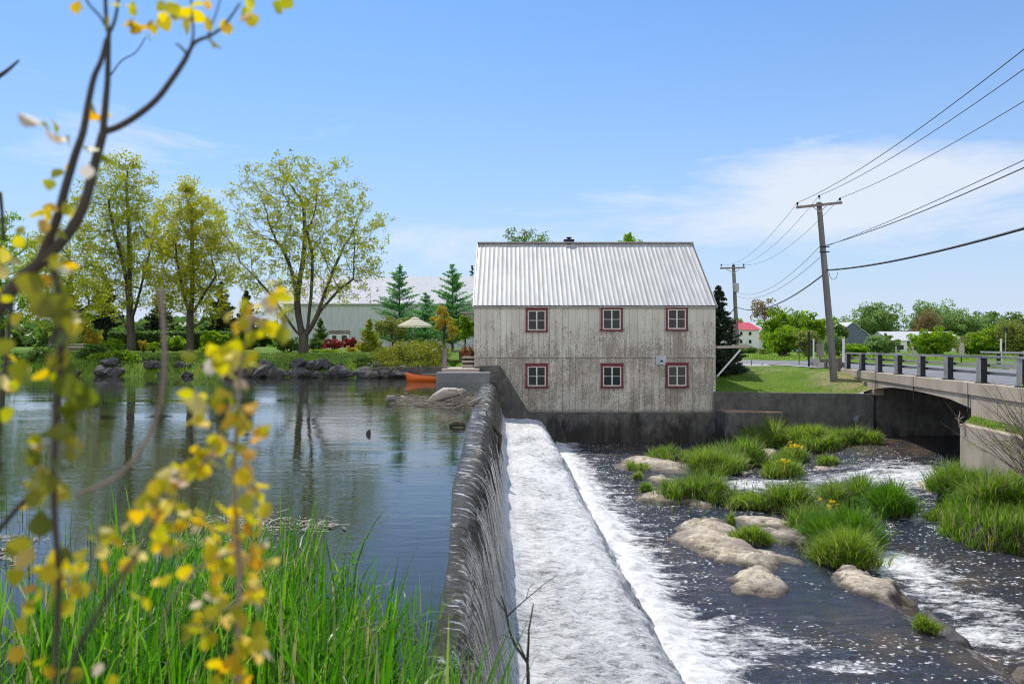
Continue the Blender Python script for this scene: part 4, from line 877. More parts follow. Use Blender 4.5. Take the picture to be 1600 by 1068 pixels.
mb = MB(); z_ = P(0, 529, Yh+3).z; mb.add([(a+.02, Yh+2.6, z_), (c+.4, Yh+2.6, z_), (c+.4, Yh+8.3, z_), (a+.02, Yh+8.3, z_), (a+.02, Yh+2.6, z_+.9), (a+.02, Yh+8.3, z_+.9)], [(0, 1, 4), (1, 2, 5, 4), (2, 3, 5), (3, 0, 4, 5), (3, 2, 1, 0)]); mb.build('annex_roof', M['redroof'], hs_)
Yb = 150; 
bb2 = gable('barn', 'blue-grey barn gable with white roof among the bushes', P(1307, 0, Yb).x, P(1357, 0, Yb).x, Yb, Yb+16, -.3, P(0, 523, Yb).z, P(0, 503.5, Yb).z, 'y', M['blue'], M['barn_roof'], .2)
# the roof side seen from the left of the same barn is carried by a lower wing
gable('shed', 'low white-roofed shed half hidden left of the blue barn', P(1277, 0, Yb).x, P(1306, 0, Yb).x, Yb+6, Yb+18, -.3, P(0, 533, Yb).z, P(0, 524, Yb+8).z, 'x', M['blue'], M['barn_roof'], .2, 'shed')
Yc = 160; s3 = gable('shed', 'long low white shed with pale roof beyond the bridge', P(1391, 0, Yc).x, P(1505, 0, Yc).x, Yc, Yc+10, -.3, P(0, 532, Yc).z, P(0, 518.5, Yc+5).z, 'x', M['white'], M['barn_roof'], .2, 'shed')
ventdoor(s3, P(1419.5, 0, Yc).x, P(0, 540, Yc).z, .5, .9, Yc, M['steel_dark']); ventdoor(s3, P(1404, 0, Yc).x, P(0, 546, Yc).z, 2.0, .9, Yc, M['groove'], 'door')

# patio umbrella
pu = thing('parasol', 'open cream patio parasol in the garden behind the pond', 'parasol', (P(648, 0, 50).x, 50, 1.2)); ux, uz = P(648.5, 0, 50).x, P(0, 508.5, 50).z
V = []; F = []; nseg = 8
apex = (ux, 50, uz+.48); mb = MB()
for ring, (rr_, dz_) in enumerate(((.16, .47), (.6, .27), (1.14, .0), (1.14, -.07))):
    for k in range(nseg): aa_ = 2*PI*(k+.5)/nseg; V.append((ux+rr_*math.cos(aa_), 50+rr_*math.sin(aa_), uz+dz_-(0)))
V.append(apex)
for k in range(nseg): F.append((len(V)-1, k, (k+1) % nseg))
for q in range(3):
    for k in range(nseg): a, b_ = q*nseg+k, q*nseg+(k+1) % nseg; F.append((a, a+nseg, b_+nseg, b_))
mb.add(V, F); mb.build('canopy', M['canvas'], pu)
mb = MB(); mb.lathe((ux, 50, uz+.44), [(.3, 0), (.2, .06), (.05, .1)], 8); mb.build('vent_cap', M['canvas'], pu)
mb = MB(); mb.tube([(ux, 50, 1.1), (ux, 50, uz+.45)], .028, 8); mb.build('pole', M['wood_brown'], pu)
for k in range(nseg):
    aa_ = 2*PI*(k+.5)/nseg; mb = MB(); mb.bar((ux, 50, uz+.4), (ux+1.12*math.cos(aa_), 50+1.12*math.sin(aa_), uz-.02), .02, .02); mb.build('rib', M['wood_brown'], pu)
tb = thing('patio_table', 'dark patio table under the cream parasol', 'table', (ux, 50, 1.2))
mb = MB(); mb.lathe((ux, 50, 1.9), [(.62, 0), (.62, .05)], 20); mb.build('tabletop', M['steel_dark'], tb)
for k in range(4):
    aa_ = PI/4+PI/2*k; mb = MB(); mb.tube([(ux+.5*math.cos(aa_), 50+.5*math.sin(aa_), 1.15), (ux+.4*math.cos(aa_), 50+.4*math.sin(aa_), 1.9)], .025, 6); mb.build('leg', M['steel_dark'], tb)
for sx_, lab in ((-1.1, 'dark patio chair left of the parasol pole'), (1.0, 'dark patio chair right of the parasol pole')):
    ch = thing('patio_chair', lab, 'chair', (ux+sx_, 49.8, 1.2)); mb = MB(); mb.box(ux+sx_-.25, ux+sx_+.25, 49.55, 50.05, 1.62, 1.66); mb.build('seat', M['steel_dark'], ch)
    mb = MB(); s_ = .25 if sx_ > 0 else -.25; mb.bar((ux+sx_+s_, 49.8, 1.66), (ux+sx_+s_*1.3, 49.8, 2.15), .5, .03, (1, 0, 0)); mb.build('backrest', M['steel_dark'], ch)
    for i in (-1, 1):
        for j in (-1, 1): mb = MB(); mb.box(ux+sx_+i*.22-.015, ux+sx_+i*.22+.015, 49.8+j*.22-.015, 49.8+j*.22+.015, 1.15, 1.62); mb.build('leg', M['steel_dark'], ch)

# ------------------------------------------------------------------ plants: builders
def leafquads(C, size, rs, flat=.0, asp=.55, up=None, droop=0):
    """one rhombic leaf per centre"""
    n_ = len(C); a = rs.normal(size=(n_, 3)); a /= np.linalg.norm(a, axis=1)[:, None]
    if up is not None: a = a*(1-flat)+np.array(up)*flat; a /= np.linalg.norm(a, axis=1)[:, None]
    b_ = rs.normal(size=(n_, 3)); b_ -= a*(a*b_).sum(1)[:, None]; b_ /= np.linalg.norm(b_, axis=1)[:, None]; c_ = np.cross(a, b_)
    s_ = size*(rs.uniform(.6, 1.35, n_))[:, None]
    V = np.stack([C-b_*s_, C-c_*s_*asp+a*s_*.15, C+b_*s_, C+c_*s_*asp+a*s_*.15], 1)
    return V.reshape(-1, 3), np.arange(n_*4).reshape(-1, 4)

def tubes_np(nodes, par, rad, sides=5):
    """all limbs of a tree as one joined set of tapered tubes; nodes (n,3), par parent index, rad radius"""
    kids = {}
    for i, p in enumerate(par):
        if p >= 0: kids.setdefault(p, []).append(i)
    V = []; F = []
    start = [0]; chains = []
    stack = [(0, None)]
    while stack:
        s0, prev = stack.pop(); ch = [prev, s0] if prev is not None else [s0]; cur = s0
        while cur in kids:
            k = sorted(kids[cur], key=lambda q: -rad[q]); 
            for o_ in k[1:]: stack.append((o_, cur))
            cur = k[0]; ch.append(cur)
        chains.append(ch)
    for ch in chains:
        if len(ch) < 2: continue
        pts = nodes[ch]; rr = rad[ch].copy()
        if len(ch) > 1: rr[0] = min(rr[0], rr[1]*1.15)
        sd = sides if rr[0] > .03 else 3
        base = len(V); prev = None
        for i in range(len(ch)):
            d = pts[min(i+1, len(ch)-1)]-pts[max(i-1, 0)]; d = d/(np.linalg.norm(d)+1e-9)
            if prev is None: r_ = np.cross(d, (0, 0, 1.0) if abs(d[2]) < .9 else (1.0, 0, 0))
            else: r_ = prev-d*np.dot(prev, d)
            r_ = r_/(np.linalg.norm(r_)+1e-9); prev = r_; q = np.cross(d, r_)
            for k in range(sd): a = 2*PI*k/sd; V.append(pts[i]+(r_*math.cos(a)+q*math.sin(a))*rr[i])
        for i in range(len(ch)-1):
            for k in range(sd): a = base+i*sd+k; b_ = base+i*sd+(k+1) % sd; F.append((a, b_, b_+sd, a+sd))
    return np.array(V), np.array(F)

def colonize(limbs, attr, step=.35, infl=2.2, kill=.55, iters=90, rs=RS, bias=.15):
    nodes = []; par = []
    for lb, pi in limbs:   # polyline with index of parent node (or -1) given as (limb, point)
        prev = pi
        for q in lb: nodes.append(np.array(q, float)); par.append(prev); prev = len(nodes)-1
    nodes = list(nodes); A = attr.copy(); best = np.full(len(A), 1e9); bi = np.zeros(len(A), int)
    done = 0
    for it in range(iters):
        N = np.array(nodes[done:])
        for k0 in range(0, len(N), 256):
            D = np.linalg.norm(A[:, None]-N[None, k0:k0+256], axis=2); m_ = D.min(1); j = D.argmin(1)+done+k0; u = m_ < best; best[u] = m_[u]; bi[u] = j[u]
        done = len(nodes)
        keep = best > kill; A, best, bi = A[keep], best[keep], bi[keep]
        if len(A) == 0: break
        act = best < infl*(3 if it < 12 else 1)
        if not act.any(): break
        NN = np.array(nodes); idx = bi[act]; dv = A[act]-NN[idx]; dv /= np.linalg.norm(dv, axis=1)[:, None]
        S_ = np.zeros((len(NN), 3)); np.add.at(S_, idx, dv); g_ = np.unique(idx)
        for i in g_:
            v = S_[i]; v = v/(np.linalg.norm(v)+1e-9)+rs.normal(size=3)*.16+np.array([0, 0, bias]); v /= np.linalg.norm(v)
            nodes.append(NN[i]+v*step*rs.uniform(.8, 1.1)); par.append(i)
    return np.array(nodes), np.array(par)

def grow_tree(name, label, cat, base, limbs, attr, trunk_r, leaf_m, nleaf, lsize, bark='bark', step=.35, kill=.55, infl=2.2, seed=1, group=None, minr=.009, spread=.22, tipmax=3, pw=1.75):
    rs = np.random.RandomState(seed)
    nodes, par = colonize(limbs, attr, step, infl, kill, 90, rs)
    cnt = np.ones(len(nodes)); haskid = np.zeros(len(nodes), bool)
    for i in range(len(nodes)-1, 0, -1):
        if par[i] >= 0:
            cnt[par[i]] += cnt[i] if haskid[i] or True else 1; haskid[par[i]] = True
    rad = np.maximum(trunk_r*(cnt/cnt[0])**(1/pw), minr)
    rad[0] *= 1.25
    t_ = thing(name, label, cat, tuple(base), group)
    V, F = tubes_np(nodes, par, rad, 7); npmesh('trunk', V, F, M[bark], t_, smooth=True)
    tips = np.where(cnt <= tipmax*4)[0]
    pick = rs.choice(tips, nleaf//9); cen = nodes[pick]+rs.normal(size=(len(pick), 3))*spread*.6
    kk = rs.randint(0, len(cen), nleaf); C = cen[kk]+rs.normal(size=(nleaf, 3))*spread*.42*[1, 1, .7]
    V, F = leafquads(C, lsize, rs, .35, up=(0, 0, 1)); npmesh('crown', V, F, M[leaf_m], t_)
    return t_

def envelope(n_, c, r_, rs, zlo=-1, power=.55, lump=.0):
    """random points in an ellipsoid, more towards its skin"""
    out = []
    v = rs.normal(size=(n_*2, 3)); v /= np.linalg.norm(v, axis=1)[:, None]; v = v[v[:, 2] > zlo][:n_]
    q = rs.uniform(0, 1, len(v))**power
    l_ = 1+lump*np.sin(v[:, 0]*5+c[0])*np.sin(v[:, 2]*6+c[1])*np.cos(v[:, 1]*4)
    return np.array(c)+v*(q*l_)[:, None]*np.array(r_)

def cloud(c, r_, n_, lsize, rs, clumps=40, cl=.28, zlo=-.6, up=.3, asp=.55, skin=.35):
    """leaves gathered in many small clumps spread through an uneven volume"""
    v = rs.normal(size=(clumps*3, 3)); v /= np.linalg.norm(v, axis=1)[:, None]; v = v[v[:, 2] > zlo][:clumps]
    q = rs.uniform(skin, 1.0, len(v))**.7; wob = 1+.16*rs.normal(size=len(v))
    cc = np.array(c)+v*(q*wob)[:, None]*np.array(r_)*(1-cl*.5)
    i = rs.randint(0, len(cc), n_); sz = rs.uniform(.6, 1.25, len(cc))[i][:, None]
    d = rs.normal(size=(n_, 3)); d /= np.linalg.norm(d, axis=1)[:, None]
    C = cc[i]+d*(rs.uniform(.3, 1, n_)**.5)[:, None]*sz*cl*np.array(r_)*[1, 1, .85]
    return leafquads(C, lsize, rs, up, asp, (0, 0, 1)), cc

def bush(name, label, cat, x, yb, wpx, hpx, Y, leaf_m, n_, lsize, seed, group=None, trunk=0.0, clumps=40, cl=.28, depth=.8, stems=5, zlo=-.7, bark='wood_dark', skin=.35, up=.3, asp=.55):
    rs = np.random.RandomState(seed); s_ = Y/FP; w = wpx*s_/2; h = hpx*s_
    b_ = P(x, yb, Y); b_.z = min(b_.z, gz(b_.x, Y)+.05) if Y < 300 else b_.z
    ztop = P(x, yb-hpx, Y).z; h = ztop-b_.z; th = h*trunk
    c = (b_.x, Y, b_.z+th+(h-th)*.5); r_ = (w, w*depth, (h-th)*.52)
    t_ = thing(name, label, cat, tuple(b_), group)
    (V, F), cc = cloud(c, r_, n_, lsize, rs, clumps, cl, zlo, up, asp, skin)
    V[:, 2] = np.maximum(V[:, 2], b_.z-.05)
    mb = MB(); tr = max(.02, w*.05) if not trunk else max(.05, h*.02)
    if trunk:
        top = Vector((b_.x, Y, b_.z+h*.75)); mb.tube([b_-Vector((0, 0, .2)), b_.lerp(top, .4), top], [tr*1.2, tr, tr*.4], 6)
        for q in cc[rs.choice(len(cc), min(12, len(cc)))]:
            p0 = b_.lerp(top, rs.uniform(.4, .9)); mb.tube([p0, (Vector(q)+p0)/2+Vector((0, 0, -.05*h)), q], [tr*.5, tr*.35, tr*.15], 4, cap=False)
    else:
        for q in cc[rs.choice(len(cc), min(stems*2, len(cc)))]:
            mb.tube([b_+Vector((rs.uniform(-.2, .2)*w, 0, -.1)), (Vector(q)+b_)/2+Vector(rs.normal(size=3)*w*.06), q], [tr, tr*.7, tr*.3], 4, cap=False)
    mb.build('trunk' if trunk else 'stems', M[bark], t_)
    npmesh('crown' if trunk else 'foliage', V, F, M[leaf_m], t_)
    return t_

def conifer(name, label, x, yb, ytop, wpx, Y, leaf_m, seed, dens=1.0, droop=.25, up=0.1, nlay=26, lsize=.14, airy=False, cat='conifer', group=None, bark='wood_dark', start=.08):
    rs = np.random.RandomState(seed); b_ = P(x, yb, Y); b_.z = min(b_.z, gz(b_.x, Y)+.05); zt = P(x, ytop, Y).z; h = zt-b_.z; R = wpx*.62*Y/FP
    t_ = thing(name, label, cat, tuple(b_), group); mb = MB(); mb.tube([b_-Vector((0, 0, .2)), b_+Vector((0, 0, h*.5)), (b_.x, Y, zt)], [h*.016, h*.010, .012], 6)
    C = []; 
    for k in range(int(nlay*5)):
        t0 = start+(1-start)*(rs.uniform(0, 1)**.85 if not airy else rs.uniform(0, 1)); z = b_.z+h*t0; L = R*(1-t0)**.85*rs.uniform(.55, 1.12)+.06; a = rs.uniform(0, 2*PI)
        dz = -droop*L*rs.uniform(.5, 1.2)+up*L; p0 = np.array([b_.x, Y, z]); e = p0+np.array([math.cos(a)*L, math.sin(a)*L, dz]); md = (p0+e)/2+[0, 0, -.06*L*(1 if not airy else -1)]
        e[2] += .12*L
        mb.tube([p0, md, e], [max(.008, .02*L), max(.006, .014*L), .004], 3, cap=False)
        nn = int(dens*(10+55*L)); tt = rs.uniform(.15, 1, nn)[:, None]; q = np.where(tt < .5, p0+(md-p0)*tt*2, md+(e-md)*(tt-.5)*2)
        wd = .22*L*(1.1-tt)+.05; q = q+rs.normal(size=(nn, 3))*np.array([1, 1, .35])*wd*.6; C.append(q)
    mb.build('trunk', M[bark], t_)
    V, F = leafquads(np.concatenate(C), lsize, rs, .2, .28, (0, 0, 1)); npmesh('crown', V, F, M[leaf_m], t_); return t_

# ------------------------------------------------------------------ the three spring maples and their neighbours
def limb(pts, Y): return [np.array(P(x, y, Y+dy)) for x, y, dy in pts]
rs = np.random.RandomState(4)
Y = 48; 
def env_px(n_, x0, x1, ytop, ybot, Y, dep, rs, power=.5, zlo=-1): 
    a = P((x0+x1)/2, (ytop+ybot)/2, Y); return envelope(n_, tuple(a), ((x1-x0)/2*Y/FP, dep, (ybot-ytop)/2*Y/FP), rs, zlo, power, .17)
def maple(name, label, Y, limbs_px, env, r_, leaf_m, nleaf, seed, **k):
    limbs = []; idx = {}; count = 0
    for key, par_, pts in limbs_px:
        L = limb(pts, Y); pi = -1 if par_ is None else idx[par_]; limbs.append((L, pi)); count += len(L); idx[key] = count-1
        for j in range(len(L)): idx[(key, j)] = count-len(L)+j
    return grow_tree(name, label, 'tree', P(*limbs_px[0][2][0][:2], Y), limbs, env, r_, leaf_m, nleaf, k.pop('ls', .068), seed=seed, **k)
A_ = np.concatenate([env_px(1900, 338, 606, 236, 505, Y, 4.4, rs, .45), env_px(260, 400, 560, 236, 400, Y, 3, rs, .6), env_px(90, 395, 500, 262, 330, Y, 2.5, rs), env_px(120, 540, 606, 330, 470, Y, 2.5, rs)])
A_ = A_[~((A_[:, 2] < P(0, 470, Y).z) & (np.abs(A_[:, 0]-P(478, 0, Y).x) < 1.6))]
maple('maple_tree', 'large fork-limbed maple with thin yellow-green leaves, rightmost of the three by the pond', Y,
      [('t', None, [(474, 552, 0), (474, 540, 0), (475, 528, 0)]),
       ('a', 't', [(463, 518, 0), (452, 503, -.3), (440, 485, -.5), (425, 462, -.6), (405, 440, -.9)]),
       ('b', 't', [(470, 512, .2), (466, 490, .3), (464, 465, .3), (460, 440, .2), (452, 412, 0), (440, 385, -.4)]),
       ('c', 't', [(481, 512, 0), (483, 490, -.1), (486, 465, 0), (488, 430, .4), (488, 398, .5), (480, 360, .4)]),
       ('d', 't', [(487, 510, -.4), (497, 490, -.8), (510, 475, -1.2), (530, 452, -1.4), (552, 436, -1.4)]),
       ('e', ('d', 1), [(503, 470, .4), (512, 445, .9), (522, 420, 1.2), (535, 390, 1.2)]),
       ('f', ('b', 2), [(468, 440, 1), (474, 405, 1.3), (477, 370, 1.5), (475, 325, 1.4)])], A_, .30, 'leaf_maple', 26000, 3, kill=.42, step=.3, spread=.26, infl=2.0)
Y = 50; rs = np.random.RandomState(9)
A_ = np.concatenate([env_px(1500, 118, 262, 240, 520, Y, 3.6, rs, .5), env_px(200, 160, 240, 234, 340, Y, 2, rs)])
A_ = A_[~((A_[:, 2] < P(0, 485, Y).z) & (np.abs(A_[:, 0]-P(205, 0, Y).x) < 1.2))]
maple('maple_tree', 'tall maple with straight dark trunk and yellow-green leaves, leftmost of the three by the pond', Y,
      [('t', None, [(205, 548, 0), (205, 530, 0), (204, 505, 0), (203, 480, 0), (201, 450, 0)]),
       ('a', 't', [(195, 425, -.3), (188, 395, -.5), (178, 360, -.8), (170, 320, -1)]), ('b', 't', [(203, 420, .3), (202, 380, .5), (200, 330, .6), (197, 285, .4)]),
       ('c', ('t', 2), [(212, 480, -.3), (220, 450, -.5), (228, 415, -.6), (238, 380, -.6)]), ('d', ('t', 1), [(190, 495, .6), (170, 478, 1), (150, 465, 1.2)])], A_, .25, 'leaf_maple', 26000, 5, kill=.45, step=.32, spread=.3)
Y = 49; rs = np.random.RandomState(12)
A_ = np.concatenate([env_px(1500, 232, 365, 285, 525, Y, 3.6, rs, .5), env_px(100, 275, 330, 282, 350, Y, 1.5, rs)])
A_ = A_[~((A_[:, 2] < P(0, 490, Y).z) & (np.abs(A_[:, 0]-P(297, 0, Y).x) < 1.2))]
maple('maple_tree', 'middle maple of the three by the pond, rounder with dense yellow-green leaves', Y,
      [('t', None, [(297, 551, 0), (297, 535, 0), (297, 515, 0), (297, 495, 0)]),
       ('a', 't', [(290, 470, -.3), (283, 440, -.5), (276, 405, -.8)]), ('b', 't', [(300, 465, .4), (301, 425, .6), (300, 375, .6), (300, 325, .5)]),
       ('c', 't', [(308, 478, -.2), (322, 455, -.5), (338, 430, -.8)]), ('d', ('t', 2), [(312, 505, .6), (330, 495, 1), (345, 485, 1.2)])], A_, .22, 'leaf_maple_b', 30000, 6, kill=.45, step=.32, spread=.3)
Y = 52; rs = np.random.RandomState(15)
A_ = env_px(600, 40, 165, 345, 530, Y, 3.5, rs, .5)
maple('maple_tree', 'low spreading tree with crooked dark branches left of the tall maple', Y,
      [('t', None, [(78, 552, 0), (82, 535, 0), (90, 515, 0)]), ('a', 't', [(100, 500, 0), (120, 488, 0), (138, 478, 0)]), ('b', 't', [(85, 490, .4), (75, 460, .6), (70, 430, .8)]), ('c', 't', [(98, 480, .3), (108, 450, .4), (112, 420, .6)])], A_, .24, 'leaf_maple', 15000, 8, spread=.32)
rs = np.random.RandomState(21); Y = 56
A_ = env_px(420, -70, 60, 330, 530, Y, 3.5, rs, .5)
maple('maple_tree', 'loose light green tree at the left edge behind the pond', Y, [('t', None, [(0, 550, 0), (2, 520, 0), (0, 490, 0), (-5, 450, 0)])], A_, .22, 'leaf_green', 16000, 9, spread=.3, ls=.085)

# dark evergreens, hedge and far-off trees behind the garden
for i, (x, yb_, yt, w, Y, lab) in enumerate(((165, 548, 430, 70, 62, 'dark evergreen behind the leftmost maple'), (250, 548, 455, 60, 64, 'dark evergreen between the two left maples'), (345, 548, 440, 62, 62, 'dark evergreen behind the middle maple'), (385, 548, 455, 46, 66, 'dark evergreen left of the white barn'), (110, 548, 440, 60, 66, 'dark evergreen at the far left of the garden'))):
    conifer('spruce_tree', lab, x, yb_, yt, w, Y, 'leaf_dark', 40+i, dens=1.0, lsize=.17, nlay=22, start=.02)
rs = np.random.RandomState(33)
a, c = P(175, 0, 57), P(372, 0, 57); mb = MB()
n_ = 9000; px_ = rs.uniform(a.x, c.x, n_); pz_ = rs.uniform(1.1, 1, n_); zt = P(0, 519, 57).z
side_ = rs.randint(0, 3, n_); C = np.stack([px_, np.where(side_ == 0, 56.4, np.where(side_ == 1, 57.8, rs.uniform(56.4, 57.8, n_))), np.where(side_ == 2, zt, rs.uniform(1.1, 1, n_))], -1)
C[:, 2] = np.where(side_ == 2, zt, rs.uniform(1.05, zt, n_)); C += rs.normal(size=C.shape)*.05
V, F = leafquads(C, .07, rs, .1, up=(0, 0, 1))
hd = thing('hedge', 'long clipped dark green hedge behind the maples', 'hedge', (P(273, 0, 57).x, 57, 1.1)); npmesh('foliage', V, F, M['leaf_mid'], hd)
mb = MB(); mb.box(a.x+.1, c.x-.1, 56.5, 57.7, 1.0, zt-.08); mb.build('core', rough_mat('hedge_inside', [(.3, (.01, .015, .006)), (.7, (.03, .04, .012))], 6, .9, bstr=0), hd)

BU = 'bush'
tb_ = [ # name,label,cat,x,yb,w,h,Y,mat,n,ls,opts
 ('shrub', 'pale yellow-leaved shrub left of the tallest maple trunk', BU, 146, 548, 34, 36, 52, 'leaf_amber', 1800, .07, {}),
 ('shrub', 'small amber shrub at the foot of the leftmost maple', BU, 224, 548, 18, 18, 51, 'leaf_amber', 700, .06, {}),
 ('shrub', 'leafy green shrub left of the tall maple base by the bank', BU, 176, 549, 40, 22, 47, 'leaf_green', 1500, .08, {}),
 ('shrub', 'small bright green shrub between the two left maples', BU, 240, 549, 24, 14, 50, 'leaf_lime', 800, .06, {}),
 ('shrub', 'loose light green shrub beside the middle maple', BU, 275, 549, 44, 26, 52, 'leaf_green', 1400, .08, {}),
 ('shrub', 'rounded light green shrub right of the middle maple trunk', BU, 335, 549, 44, 34, 52, 'leaf_green', 2000, .08, {}),
 ('shrub', 'small yellow-green plant in front of the rounded shrub', BU, 325, 551, 40, 13, 49.5, 'leaf_lime', 900, .06, {}),
 ('shrub', 'light green shrub beyond the orange leaves near the middle of the bank', BU, 372, 551, 46, 40, 53, 'leaf_mid', 2000, .08, {}),
 ('shrub', 'dark rounded green shrub at the left foot of the big maple', BU, 448, 552, 42, 26, 49, 'leaf_mid', 2600, .07, {'clumps': 60}),
 ('shrub', 'dark green shrub tight against the right side of the big maple trunk', BU, 494, 551, 26, 22, 49.5, 'leaf_mid', 1300, .07, {}),
 ('barberry', 'red barberry bush nearest the big maple trunk', BU, 495, 546, 34, 15, 54, 'leaf_red', 1500, .06, {}),
 ('barberry', 'middle red barberry bush below the barn door', BU, 522, 548, 30, 20, 53, 'leaf_red', 1800, .06, {}),
 ('barberry', 'right-hand red barberry bush beside the golden cypress', BU, 546, 547, 28, 22, 54, 'leaf_red', 1800, .06, {}),
 ('ground_cover', 'clipped lime-green strip of plants along the lawn edge', 'plants', 508, 553, 46, 8, 48.5, 'leaf_lime', 1600, .05, {'depth': .3}),
 ('shrub', 'small amber-yellow shrub at the foot of the golden cypress', BU, 549, 552, 20, 10, 49, 'leaf_amber', 900, .05, {}),
 ('shrub', 'spreading lime-yellow shrub around the golden cypress', BU, 580, 551, 56, 20, 50.5, 'leaf_gold', 2200, .06, {}),
 ('small_tree', 'round multi-stemmed olive-green small tree left of the parasol', 'tree', 613, 549, 62, 56, 52, 'leaf_olive', 2600, .075, {'trunk': .28, 'bark': 'bark', 'clumps': 34}),
 ('shrub', 'light green leafy shrub against the mill gable', BU, 727, 548, 42, 58, 47, 'leaf_green', 2600, .08, {'trunk': .2}),
 ('shrub', 'low green shrub in front of the barn near the parasol', BU, 668, 548, 40, 18, 56, 'leaf_mid', 1300, .08, {}),
 ('shrub', 'airy yellow-bronze shrub standing behind the wooden post', BU, 694, 553, 48, 82, 42, 'leaf_amber', 1900, .06, {'trunk': .25, 'clumps': 30, 'cl': .2}),
 ('shrub', 'copper-coloured small shrub at the right end of the flower bed', BU, 612, 553, 18, 9, 49, 'leaf_copper', 500, .05, {}),
 ('shrub', 'dark green shrub hanging over the rocks at the left', BU, 68, 574, 70, 34, 43, 'leaf_mid', 2600, .08, {}),
 ('shrub', 'green weedy growth over the rocks below the tall maple', BU, 190, 578, 90, 34, 42.2, 'leaf_green', 3200, .07, {'depth': .4, 'clumps': 60}),
 ('shrub', 'wide green weedy growth on the bank between the two left maples', BU, 262, 578, 84, 24, 42, 'leaf_mid', 3000, .07, {'depth': .4, 'clumps': 60}),
 ('shrub', 'fresh green growth on the bank below the middle maple', BU, 330, 580, 60, 20, 41.6, 'leaf_green', 1800, .06, {'depth': .4}),
 ('shrub', 'dark green growth over the waterline at the far left', BU, 20, 578, 80, 30, 43.5, 'leaf_mid', 2400, .08, {'depth': .4}),
 ('shrub', 'trailing green growth over the rocks just left of the juniper', BU, 575, 582, 60, 26, 40.2, 'leaf_mid', 1800, .07, {'depth': .5}),
 ('shrub', 'patch of green weeds on the rocks below the big maple', BU, 470, 576, 44, 18, 40.8, 'leaf_green', 1100, .06, {'depth': .5}),
 ('shrub', 'green weeds hanging over the rocks left of the big maple', BU, 400, 578, 60, 22, 41.2, 'leaf_green', 1500, .06, {'depth': .5}),
 ('shrub', 'dark low growth over the rocks under the leftmost maple', BU, 150, 568, 60, 34, 43.5, 'leaf_mid', 2400, .08, {'depth': .5}),
]
for i, (nm_, lab, cat, x, yb_, w, h, Y, mt_, n_, ls, kw) in enumerate(tb_):
    bush(nm_, lab, cat, x, yb_, w, h, Y, mt_, n_, ls, 100+i, **kw)
conifer('cypress', 'small bushy dark green conifer in front of the barn by the door', 501, 546, 498, 26, 56, 'leaf_mid', 61, dens=1.6, droop=-.5, lsize=.09, nlay=14, start=.0)
conifer('cypress', 'golden-yellow conifer in the flower bed', 577, 552, 499, 34, 50, 'leaf_gold', 62, dens=1.5, droop=-.3, lsize=.075, nlay=16, start=.0)
conifer('larch_tree', 'left of two feathery green larches in front of the barn roof', 624, 550, 412, 96, 60, 'leaf_larch', 63, dens=1.2, droop=-.15, lsize=.085, nlay=24, airy=True)
conifer('larch_tree', 'right of two feathery green larches, beside the mill roof', 707, 550, 412, 108, 60, 'leaf_larch', 64, dens=1.2, droop=-.15, lsize=.085, nlay=26, airy=True)
conifer('larch_tree', 'low green larch between the two taller ones', 664, 550, 458, 90, 62, 'leaf_larch', 65, dens=1.2, droop=-.1, lsize=.085, nlay=20, airy=True)
conifer('pine_tree', 'dark conifer top showing beside the left end of the mill roof', 738, 548, 414, 30, 95, 'leaf_spruce', 66, dens=.5, lsize=.16, nlay=16)
conifer('spruce_tree', 'dark spruce against the right gable of the mill', 1123, 607, 447, 96, 43.5, 'leaf_spruce', 67, dens=1.7, droop=.3, lsize=.095, nlay=46, start=.0)
conifer('spruce_tree', 'smaller olive spruce filling the gap right of the mill spruce', 1142, 607, 500, 40, 45, 'leaf_spruce', 68, dens=1.2, droop=.2, lsize=.09, nlay=18, start=.0)

# spreading juniper over the dark wall at the water
rs = np.random.RandomState(71); jn = thing('juniper', 'wide spreading yellow-green juniper hanging over the water wall', 'bush', (P(645, 0, 39.5).x, 39.6, .8))
C = []; mb = MB()
for k in range(150):
    x = rs.uniform(592, 692); Y = rs.uniform(39.2, 42); b0 = np.array([P(x, 0, Y).x, Y, .7]); hh_ = (.9 if 615 < x < 680 else .55)*rs.uniform(.5, 1.1)+(Y-39)*.12
    a = rs.uniform(0, 2*PI); e = b0+np.array([math.cos(a)*rs.uniform(.2, .8), math.sin(a)*.5-.15, hh_]); 
    if Y < 40 and rs.rand() < .5: e = b0+np.array([rs.uniform(-.4, .4), -.8, rs.uniform(-.45, .2)])
    mb.tube([b0, (b0+e)/2+[0, 0, .1], e], [.015, .01, .004], 3, cap=False)
    tt = rs.uniform(.2, 1, 70)[:, None]; q = b0+(e-b0)*tt+rs.normal(size=(70, 3))*[.14, .14, .05]; C.append(q)
mb.build('stems', M['wood_dark'], jn); V, F = leafquads(np.concatenate(C), .06, rs, .3, .3, (0, 0, 1)); npmesh('foliage', V, F, M['leaf_juniper'], jn)
mb = MB(); mb.box(P(590, 0, 39).x, P(690, 0, 39).x, 38.7, 39.1, -1, .55); single('water_wall', 'dark stone wall at the waterline below the juniper', 'wall', mb, M['conc_dark'], (-5, 39, 0))

